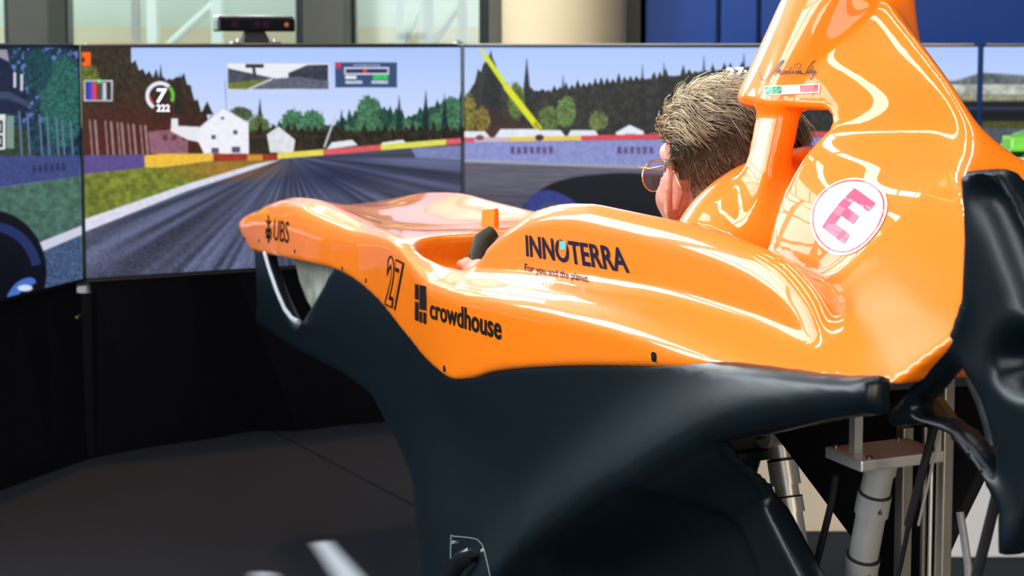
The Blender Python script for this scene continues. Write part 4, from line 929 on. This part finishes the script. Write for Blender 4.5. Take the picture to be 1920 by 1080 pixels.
# skin with a short grey-brown beard where hair grows
sk = bpy.data.materials.new('skin_with_stubble'); sk.use_nodes = True; nt = sk.node_tree; b = nt.nodes['Principled BSDF']
at = nt.nodes.new('ShaderNodeAttribute'); at.attribute_name = 'stubble'; n1 = nt.nodes.new('ShaderNodeTexNoise'); n1.inputs['Scale'].default_value = 900; n1.inputs['Detail'].default_value = 2
n2 = nt.nodes.new('ShaderNodeTexNoise'); n2.inputs['Scale'].default_value = 40; tc = nt.nodes.new('ShaderNodeTexCoord')
for n_ in (n1, n2): nt.links.new(tc.outputs['Object'], n_.inputs['Vector'])
ra = nt.nodes.new('ShaderNodeValToRGB'); ra.color_ramp.elements[0].color = (.56, .235, .155, 1); ra.color_ramp.elements[1].color = (.82, .47, .36, 1); ra.color_ramp.elements[0].position = .3; ra.color_ramp.elements[1].position = .75
nt.links.new(n2.outputs['Fac'], ra.inputs[0])
rb = nt.nodes.new('ShaderNodeValToRGB'); rb.color_ramp.elements[0].position = .40; rb.color_ramp.elements[1].position = .62
nt.links.new(n1.outputs['Fac'], rb.inputs[0]); mu = nt.nodes.new('ShaderNodeMath'); mu.operation = 'MULTIPLY'; nt.links.new(rb.outputs[0], mu.inputs[0]); nt.links.new(at.outputs['Fac'], mu.inputs[1])
mx = nt.nodes.new('ShaderNodeMix'); mx.data_type = 'RGBA'; mx.inputs[7].default_value = (.17, .11, .08, 1); nt.links.new(mu.outputs[0], mx.inputs[0]); nt.links.new(ra.outputs[0], mx.inputs[6]); nt.links.new(mx.outputs[2], b.inputs['Base Color'])
b.inputs['Roughness'].default_value = .45; b.inputs['Subsurface Weight'].default_value = .2; b.inputs['Subsurface Radius'].default_value = (.01, .004, .002)
pb = link('body', me_d, sk, drv)
n = len(me_d.vertices); co = np.empty(n * 3, np.float32); me_d.vertices.foreach_get('co', co); co = (co.reshape(-1, 3) - HC) / HS
jaw = sstep(-.02, -.045, co[:, 2]) * sstep(-.015, .01, co[:, 0]) * sstep(-.15, -.11, co[:, 2])
burn = sstep(.040, .028, np.abs(co[:, 0] - .036)) * sstep(.035, .015, co[:, 2]) * (co[:, 2] > -.06) * (np.abs(co[:, 1]) > .04) * (np.abs(co[:, 1]) < .0795) * (.35 + .65 * sstep(.045, .02, co[:, 0]))
at_ = me_d.attributes.new('stubble', 'FLOAT', 'POINT'); at_.data.foreach_set('value', np.clip(np.maximum(jaw, burn) * .9, 0, 1).astype(np.float32))
# t-shirt over the trunk
T = Body((-.30, -.28, .68), (.40, .28, 1.02), .006)
T.cap(SH + (0, -.12, -.008), SH + (0, .12, -.008), .069, .069, .04); T.cap(SH + (.0, 0, -.01), SH + (.06, 0, -.075), .102, .097, .05); T.ell(SH + (.03, 0, -.05), (.103, .168, .108), .04)
for s in (1, -1):
    shd = SH + np.array([.015, s * .145, -.015]); wrist = wp(-.070, s * .130, -.060); elbow = (shd + wrist) / 2 + np.array([-.03, s * .018, -.10]); T.cap(shd, shd * .35 + elbow * .65, .055, .05, .03)
T.cap(HC + (-.03, 0, -.05), HC + (-.065, 0, -.19), .066, .074, .01, True)
link('t_shirt', surface(T.f, T.o, T.h, 't_shirt'), mat('charcoal_cotton', (.03, .032, .036), .9, noise=.2, nscale=90, bump=.5, bscale=600), drv)
# hair: a close-cropped base and combed strands
skull = BVHTree.FromPolygons(co.tolist(), np.array([p.vertices[:] for p in me_d.polygons]).tolist())
HAIRM = bpy.data.materials.new('blond_brown_hair'); HAIRM.use_nodes = True; nt = HAIRM.node_tree; b = nt.nodes['Principled BSDF']; at = nt.nodes.new('ShaderNodeAttribute'); at.attribute_name = 'tint'
nt.links.new(at.outputs['Color'], b.inputs['Base Color']); b.inputs['Roughness'].default_value = .42; b.inputs['Specular IOR Level'].default_value = .45
def hair_zone(d):
    "how much hair grows in direction d from the head's middle (0 none, 1 full), and how long"
    x, y, z = d
    front = x > .0
    line = .62 - .0 * x                     # hairline on the forehead
    if x > .72 and z < .60: return 0, 0
    if x > .24 and z < .40: return 0, 0
    if x > .12 and z < .02: return 0, 0
    if x > -.25 and z < -.12 and abs(y) > .5: return 0, 0
    if z < -.62 - .1 * x: return 0, 0
    top = sstep(.26, .66, z + .06 * x + .16 * min(0, x)); 
    return 1, float(top)
P_, F_, C_ = [], [], []
def add_strand(pts, r, col):
    b0 = len(P_); m_ = len(pts)
    for i, p in enumerate(pts):
        t = (pts[min(i + 1, m_ - 1)] - pts[max(i - 1, 0)]); t = t / (np.linalg.norm(t) + 1e-9); a = np.cross(t, (.3, .5, .8)); a /= np.linalg.norm(a) + 1e-9; c = np.cross(t, a)
        rr = r * (1 - .8 * (i / (m_ - 1)) ** 2)
        for k in range(3): P_.append(p + rr * (a * math.cos(2.094 * k) + c * math.sin(2.094 * k))); C_.append(col * (.85 + .3 * i / (m_ - 1)))
    for i in range(m_ - 1):
        for k in range(3): F_.append((b0 + i * 3 + k, b0 + i * 3 + (k + 1) % 3, b0 + (i + 1) * 3 + (k + 1) % 3, b0 + (i + 1) * 3 + k))
NS = 17000; gi = 0
for i in range(NS):
    zz = 1 - 2 * (i + .5) / NS; ph = i * 2.399963; d = np.array([math.sqrt(1 - zz * zz) * math.cos(ph), math.sqrt(1 - zz * zz) * math.sin(ph), zz]); d += rng.normal(0, .012, 3); d /= np.linalg.norm(d)
    g, top = hair_zone(d)
    if not g: continue
    o_ = Vector((-.014, 0, .012)); loc, nor, _, _ = skull.ray_cast(o_ + Vector(d) * .3, -Vector(d))
    if loc is None: continue
    p = np.array(loc); nrm = np.array(nor); nrm = nrm if nrm @ d > 0 else -nrm
    if abs(p[1]) > .079 and p[2] < .02: continue            # not on the ears
    if top > .2 and rng.random() < .25: continue
    ln = (.009 + .010 * rng.random()) * (1 - top) * (.5 + .5 * sstep(-.3, .15, d[2])) + top * (.040 + .030 * rng.random())
    # combed back and to the side; a swirl at the crown
    wave = .9 * math.sin(p[0] * 75 + p[1] * 50) + .6 * math.sin(p[1] * 120 + p[0] * 40 + 1)
    comb = np.array([-1.0, -.35 + .5 * wave, -.1]) if top > .25 else np.array([-.75, .1 * wave, -.75])
    comb = comb - nrm * (comb @ nrm); comb /= np.linalg.norm(comb) + 1e-9
    lift = .30 + .85 * top
    pts = [p - nrm * .001]; dirn = nrm * lift + comb * .8 + rng.normal(0, .12 + .12 * top, 3); seg = 6 if top > .25 else 3
    for k in range(seg):
        dirn = dirn / np.linalg.norm(dirn); q = pts[-1] + dirn * ln / seg; pts.append(q)
        dirn = dirn + comb * .42 * top + np.array([0, 0, -.10]) * top - nrm * .22 * top + rng.normal(0, .06, 3)
    blond_tone = np.array([.80, .62, .40]); dk = np.array([.085, .046, .02]); mid = np.array([.20, .115, .05])  # strand colours: blond, dark brown, mid brown
    cl = .5 + .5 * math.sin(p[0] * 210 + p[1] * 90) * math.sin(p[1] * 170 - p[0] * 60); f_ = np.clip(top * (.42 + .75 * d[0] + .25 * rng.random() + .5 * (cl - .4)), 0, 1); col = (dk * (1 - f_) + blond_tone * f_) if top > .1 else (dk * (.8 + 2.2 * rng.random() ** 2) + mid * .7 * max(0, d[0] + .3))
    u_ = rng.random()
    if u_ < .16: col = col * 1.7
    elif u_ > .8: col = col * .55
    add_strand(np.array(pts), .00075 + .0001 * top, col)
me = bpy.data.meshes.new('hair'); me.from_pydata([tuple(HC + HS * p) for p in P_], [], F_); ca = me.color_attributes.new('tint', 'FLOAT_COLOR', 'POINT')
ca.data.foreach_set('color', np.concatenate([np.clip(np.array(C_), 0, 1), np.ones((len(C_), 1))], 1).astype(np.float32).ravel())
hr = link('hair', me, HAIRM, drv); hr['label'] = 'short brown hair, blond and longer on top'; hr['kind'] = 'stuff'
# dark under-layer so that no scalp shows
n = len(co); keep = np.zeros(n, bool)
for i in np.nonzero((np.abs(co) < .13).all(1))[0]:
    v = co[i] - np.array([-.014, 0, .012]); L = np.linalg.norm(v); g, top = hair_zone(v / L)
    keep[i] = g and not (abs(co[i, 1]) > .078 and co[i, 2] < .02) and L < .125
q = np.empty(len(me_d.loops), np.int32); me_d.loops.foreach_get('vertex_index', q); q = q.reshape(-1, 4); q = q[keep[q].all(1)]
nrmv = np.empty(len(co) * 3, np.float32); me_d.vertex_normals.foreach_get('vector', nrmv); nrmv = nrmv.reshape(-1, 3)
uniq, inv = np.unique(q, return_inverse=True); lift_ = np.array([.0012 + .006 * hair_zone((co[i] - np.array([-.014, 0, .012])) / np.linalg.norm(co[i] - np.array([-.014, 0, .012])))[1] for i in uniq])
cu = co[uniq]; fade = np.clip(sstep(-.01, .045, cu[:, 2] - .25 * cu[:, 0]) , 0, 1)[:, None]; nz = rng.random((len(cu), 1))
cr_me = mesh('cropped_hair', HS * cu + HC + nrmv[uniq] * lift_[:, None], inv.reshape(-1, 4)); ca = cr_me.color_attributes.new('tint', 'FLOAT_COLOR', 'POINT')
ct = (np.array([.33, .20, .14]) * (1 - fade) + np.array([.07, .038, .018]) * fade) * (.6 + .8 * nz)
ca.data.foreach_set('color', np.concatenate([ct, np.ones((len(ct), 1))], 1).astype(np.float32).ravel())
link('cropped_hair', cr_me, HAIRM, drv)
# eyeglasses
gls = empty('eyeglasses', CAR_O, math.radians(90) + TH); tag(gls, 'thin gold wire eyeglasses worn by the driver', 'eyeglasses')
GOLD = mat('gold_wire', (.85, .52, .22), .25, metal=1, noise=.05, nscale=40)
LENS = bpy.data.materials.new('lens_glass'); LENS.use_nodes = True; nt = LENS.node_tree; nt.nodes.clear(); ou = nt.nodes.new('ShaderNodeOutputMaterial'); mx = nt.nodes.new('ShaderNodeMixShader'); tr = nt.nodes.new('ShaderNodeBsdfTransparent'); gl = nt.nodes.new('ShaderNodeBsdfGlossy')
tr.inputs[0].default_value = (.75, .8, .9, 1); gl.inputs['Roughness'].default_value = .02; mx.inputs[0].default_value = .12; nt.links.new(tr.outputs[0], mx.inputs[1]); nt.links.new(gl.outputs[0], mx.inputs[2]); nt.links.new(mx.outputs[0], ou.inputs[0])
for s in (1, -1):
    c = H(.122, s * .035, -.004); ring = [c + np.array([-.012 * (abs(math.cos(a)) * (1 if math.cos(a) > 0 else 0)), s * .027 * math.cos(a), .023 * math.sin(a)]) for a in np.linspace(0, 2 * math.pi, 28)]
    MB().tube(ring, .0011, 8, cap=False).build('rim', GOLD, gls, smooth=True)
    MB().add([tuple(p) for p in ring[:-1]], [tuple(range(27))]).build('lens', LENS, gls)
    MB().tube([H(.112, s * .064, .008), H(.10, s * .070, .010), H(.05, s * .080, .012), H(.0, s * .084, .020), H(-.018, s * .084, .016), H(-.034, s * .080, -.008)], .0011, 8).build('temple', GOLD, gls, smooth=True)
MB().tube([H(.122, -.008, .002), H(.126, 0, .006), H(.122, .008, .002)], .0011, 8).build('bridge', GOLD, gls, smooth=True)
# ================================================================== screen plinths
PLM = mat('black_plinth_panel', (.004, .004, .006), .4, noise=.3, nscale=15, spec=.35)
def plinth(T0, T1, B0, B1, nrm, label, kink=None):
    top = ZB - .004; n = np.array([nrm[0], nrm[1]]); T0 = np.array(T0) - n * .012; T1 = np.array(T1) - n * .012; B0 = np.array(B0); B1 = np.array(B1); bk = n * .05
    ts = np.linspace(0, 1, 9); V = []; rows = []
    for side in (0, 1):
        for t in ts:
            tp = T0 + (T1 - T0) * t - bk * side; bp = B0 + (B1 - B0) * t - bk * side
            if kink is not None: bp = np.array([np.interp(t, kink[0], kink[1]), np.interp(t, kink[0], kink[2])]) - bk * side
            V += [(*tp, top), (*bp, 0)]
    N = len(ts); Fs = []
    for i in range(N - 1):
        a = 2 * i; b = 2 * (i + N)
        Fs += [(a, a + 1, a + 3, a + 2), (b, b + 2, b + 3, b + 1), (a, a + 2, b + 2, b), (a + 1, b + 1, b + 3, a + 3)]
    Fs += [(0, 2 * N, 2 * N + 1, 1), (2 * N - 2, 2 * N - 1, 4 * N - 1, 4 * N - 2)]
    r = empty('screen_plinth', (*((T0 + T1) / 2), 0)); m = MB(); m.add([(x - r.location.x, y - r.location.y, z) for x, y, z in V], Fs); m.build('panel', PLM, r)
    return tag(r, label, 'plinth', 'black plinths under the screens'), r
fp = lambda px, py: at_z(px, py, 0)[:2]
k0 = fp(166, 861)
kx = [fp(*p) for p in ((172, 860), (247, 842), (367, 828), (493, 805), (537, 812), (640, 798), (740, 790))]
endc = A1 + np.array([-.08, .22]); kx.append(endc); tt = np.array([0, .07, .22, .40, .46, .63, .78, 1.0])
e0 = A0 + dirv(ang_c) * .012; 
pc, _ = plinth(A0 + dirv(ang_c) * .02, A1 - dirv(ang_c) * .02, kx[0], endc, ncn, 'black plinth panel under the centre screen', (tt, [k[0] for k in kx], [k[1] for k in kx]))
lb = fp(0, 920); ld = (k0 - lb) / np.linalg.norm(k0 - lb)
pl_, _ = plinth(AL + dirv(ang_l) * .02, A0 - dirv(ang_l) * .02, k0 - ld * 1.24, k0 - ld * .005, nl_, 'black plinth panel under the left screen')
pr_, _ = plinth(A1 + dirv(ang_r) * .02, AR - dirv(ang_r) * .02, endc + np.array([.06, .0]), AR + np.array([.06, .2]), nr_, 'black plinth panel under the right screen')
cp = MB().tube([(0, 0, 0), (0, 0, 1)], .01, 4)
m = MB(); c0 = np.array([*(A0 - np.array([.006, -.03])), ZB - .03]) - np.array([*pc.location]); c1 = np.array([*((k0 + kx[0]) / 2 + np.array([-.012, .03])), 0]) - np.array([*pc.location]); m.tube([c0, c1], .035, 8).build('corner_post', PLM, pc)
BRASS = mat('brass_screw', (.7, .4, .15), .35, metal=1, noise=.1, nscale=40)
def screw_on(parent, px, py, Y0):
    p = at_y(px, py, Y0); o = MB().tube([p + np.array([0, -.02, 0]), p + np.array([0, .02, 0])], .004, 10).build('screw', BRASS, parent); o.location = tuple(-np.array(parent.location)); return o
screw_on(pl_, 147, 593, 4.745); screw_on(pc, 160, 846, 4.865) if False else None
# ================================================================== sensor bar on the centre screen
t0 = np.array([at_y(480, 70, 4.97)[0], 4.97])
s_ = (at_y(480, 70, 5.0)[0] - A0[0]) / math.cos(ang_c); base = A0 + dirv(ang_c) * s_
sb = empty('sensor_bar', (base[0], base[1], ZT + .005)); tag(sb, 'dark sensor bar with cameras perched on top of the centre screen', 'camera')
M2 = Matrix(((ec[0], ncn[0], 0, 0), (ec[1], ncn[1], 0, 0), (0, 0, 1, 0), (0, 0, 0, 1)))
WHT = mat('bright_silver', (.8, .8, .82), .2, metal=.9, noise=.05, nscale=30)
MB().box((-.05, -.045, .044), (.05, -.005, .046)).build('rail', WHT, sb) if False else None
MB().box((-.125, -.06, .036), (.125, .004, .078), M2, .006).build('bar', BLACKG, sb); MB().box((-.123, -.058, .0785), (.123, .0, .086), M2, .003).build('lit_top', WHT, sb)  # silver top piece stands in for light on the bar's top
MB().add([tuple(M2 @ Vector(p)) for p in ((-.045, -.05, 0), (.045, -.05, 0), (.045, .0, 0), (-.045, 0, 0), (-.028, -.045, .037), (.028, -.045, .037), (.028, -.005, .037), (-.028, -.005, .037))], [(0, 1, 2, 3), (4, 5, 6, 7), (0, 1, 5, 4), (1, 2, 6, 5), (2, 3, 7, 6), (3, 0, 4, 7)]).build('foot', BLACK, sb)
for x in (-.07, .0, .03, .095): MB().tube([M2 @ Vector((x, .004, .058)), M2 @ Vector((x, .006, .058))], .011 if x < .05 else .007, 16).build('lens', mat('dark_lens', (.03, .01, .02), .1, noise=.1, nscale=10) if x < .05 else mat('amber_lens', (.5, .16, .05), .2, noise=.1, nscale=10), sb)
# bright clamps left and right of its foot, small finials along the top edge
def clamp(px, label, w=.02):
    s2 = (at_y(px, 80, 5.0)[0] - A0[0]) / math.cos(ang_c); b2 = A0 + dirv(ang_c) * s2 if px < 868 else A1 + dirv(ang_r) * .03
    o = empty('screen_clamp', (b2[0], b2[1], ZT + .004)); MB().box((-w, -.03, 0), (w, 0, .006), M2, .001).build('jaw', WHT, o); MB().tube([M2 @ Vector((0, -.015, .006)), M2 @ Vector((0, -.015, .014))], .006, 12).build('knob', WHT, o)
    return tag(o, label, 'clamp')
clamp(448, 'bright clamp left of the sensor bar foot'); clamp(512, 'bright clamp right of the sensor bar foot'); clamp(855, 'bright clamp where centre and right screens meet', .012)
# ================================================================== gear figure and clock figures on the screens
def screen_word(s, quad, parent, P0, e, material, name):
    V, Fs = text2d(s, .02); q = homog(quad)(V); out = []; n_ = np.array([e[1], -e[0], 0])
    for x, y in q:
        r_ = ray(x, y); t = ((np.array([*P0, 0]) - CAM) @ n_) / (r_ @ n_); out.append(CAM + r_ * t + n_ * .0035 - np.array(parent.location))
    o = link(name, mesh(name, out, Fs), material, parent, False); return o
HUD = mat('lit_white_figures', (.9, .93, 1), .5, emit=1.0, noise=.02, nscale=5)
screen_word('7', [(294, 166), (313, 166), (310, 193), (291, 193)], scr_c, A0, ec, HUD, 'gear_figure'); screen_word('222', [(293, 196), (318, 196), (318, 209), (293, 209)], scr_c, A0, ec, HUD, 'speed_figures')
screen_word('27:1', [(1362, 127), (1412, 126), (1412, 143), (1362, 144)], scr_r, A1, er, HUD, 'clock_figures')
# ================================================================== the neighbouring simulator, far right
YS = 6.6
def far_pt(px): return np.array([bx(px, YS), YS])
f0, f1, f2 = far_pt(1520), far_pt(1836), far_pt(2150)
for a_, b_, lb_ in ((f0, f1, 'far screen right of the headrest, left of the dark seam'), (f1, f2, 'far screen at the right picture edge, beyond the dark seam')):
    screen(a_ + np.array([.004, 0]), b_ - np.array([.004, 0]), paint_far, lb_, 220, 120, 'screens of the neighbouring simulator')
for a_, b_, lb_ in ((f0, f1, 'black plinth under the far screen beside the headrest'), (f1, f2, 'black plinth under the far screen at the right edge')):
    plinth(a_ + np.array([.01, 0]), b_ - np.array([.01, 0]), a_ + np.array([.01, .12]), b_ + np.array([-.01, .12]), (0, -1), lb_)
for o in bpy.data.objects:
    if 'e' in o.keys(): del o['e']
LIME = mat('lime_green_gloss', (.22, .72, .06), .3, coat=.8, noise=.05, nscale=4)
g = empty('neighbour_simulator', (2.05, 5.2, 0)); tag(g, 'lime green simulator body at the right picture edge', 'simulator')
LG = lambda x, z: (x - 2.05, z)
def prof(px, py, Y): p = at_y(px, py, Y); return (p[0] - 2.05, p[2])
MB().prism([prof(1882, 335, 5.2), prof(1900, 300, 5.2), prof(1925, 262, 5.2), prof(1985, 240, 5.2), prof(2100, 235, 5.2), (1.2, .62), (-.35, .62)], (0, -.25, 0), (1, 0, 0), (0, 0, 1), (0, 1, 0), .5).build('body_shell', LIME, g, bevel=.03)
MB().prism([prof(1888, 318, 4.93), prof(1890, 298, 4.93), prof(2050, 285, 4.93), prof(2050, 310, 4.93)], (0, -.275, 0), (1, 0, 0), (0, 0, 1), (0, 1, 0), .02).build('stripe', mat('pale_lime_stripe', (.62, .85, .5), .4, noise=.05, nscale=4), g)
q = at_y(1893, 267, 5.2); MB().box((q[0] - 2.05 - .028, -.1, q[2] - .025), (q[0] - 2.05 + .025, 0, q[2] + .025), bev=.01).build('mirror', LIME, g)
MB().box((q[0] - 2.05 - .005, -.06, .6), (q[0] - 2.05 + .04, -.03, q[2])).build('mirror_stalk', BLACK, g)
MB().box((-.3, -.3, 0), (1.15, .3, .63), bev=.03).build('pedestal', BLACK, g)
# ================================================================== pale partition and case behind the car
tag(MB().box((.35, 4.14, 0), (1.62, 4.19, .30), bev=.004).build('low_partition', mat('beige_laminate', (.74, .63, .5), .6, noise=.05, nscale=6)), 'low beige partition board behind the actuators', 'partition')
w0 = at_y(1862, 880, 3.3); w1 = at_z(1862, 1046, 0)
tag(MB().box((w0[0], w1[1], 0), (w0[0] + .5, w1[1] + .2, .36), bev=.006).build('white_case', mat('white_laminate', (.85, .86, .9), .5, noise=.03, nscale=6)), 'white box on the floor at the lower right picture edge', 'box')
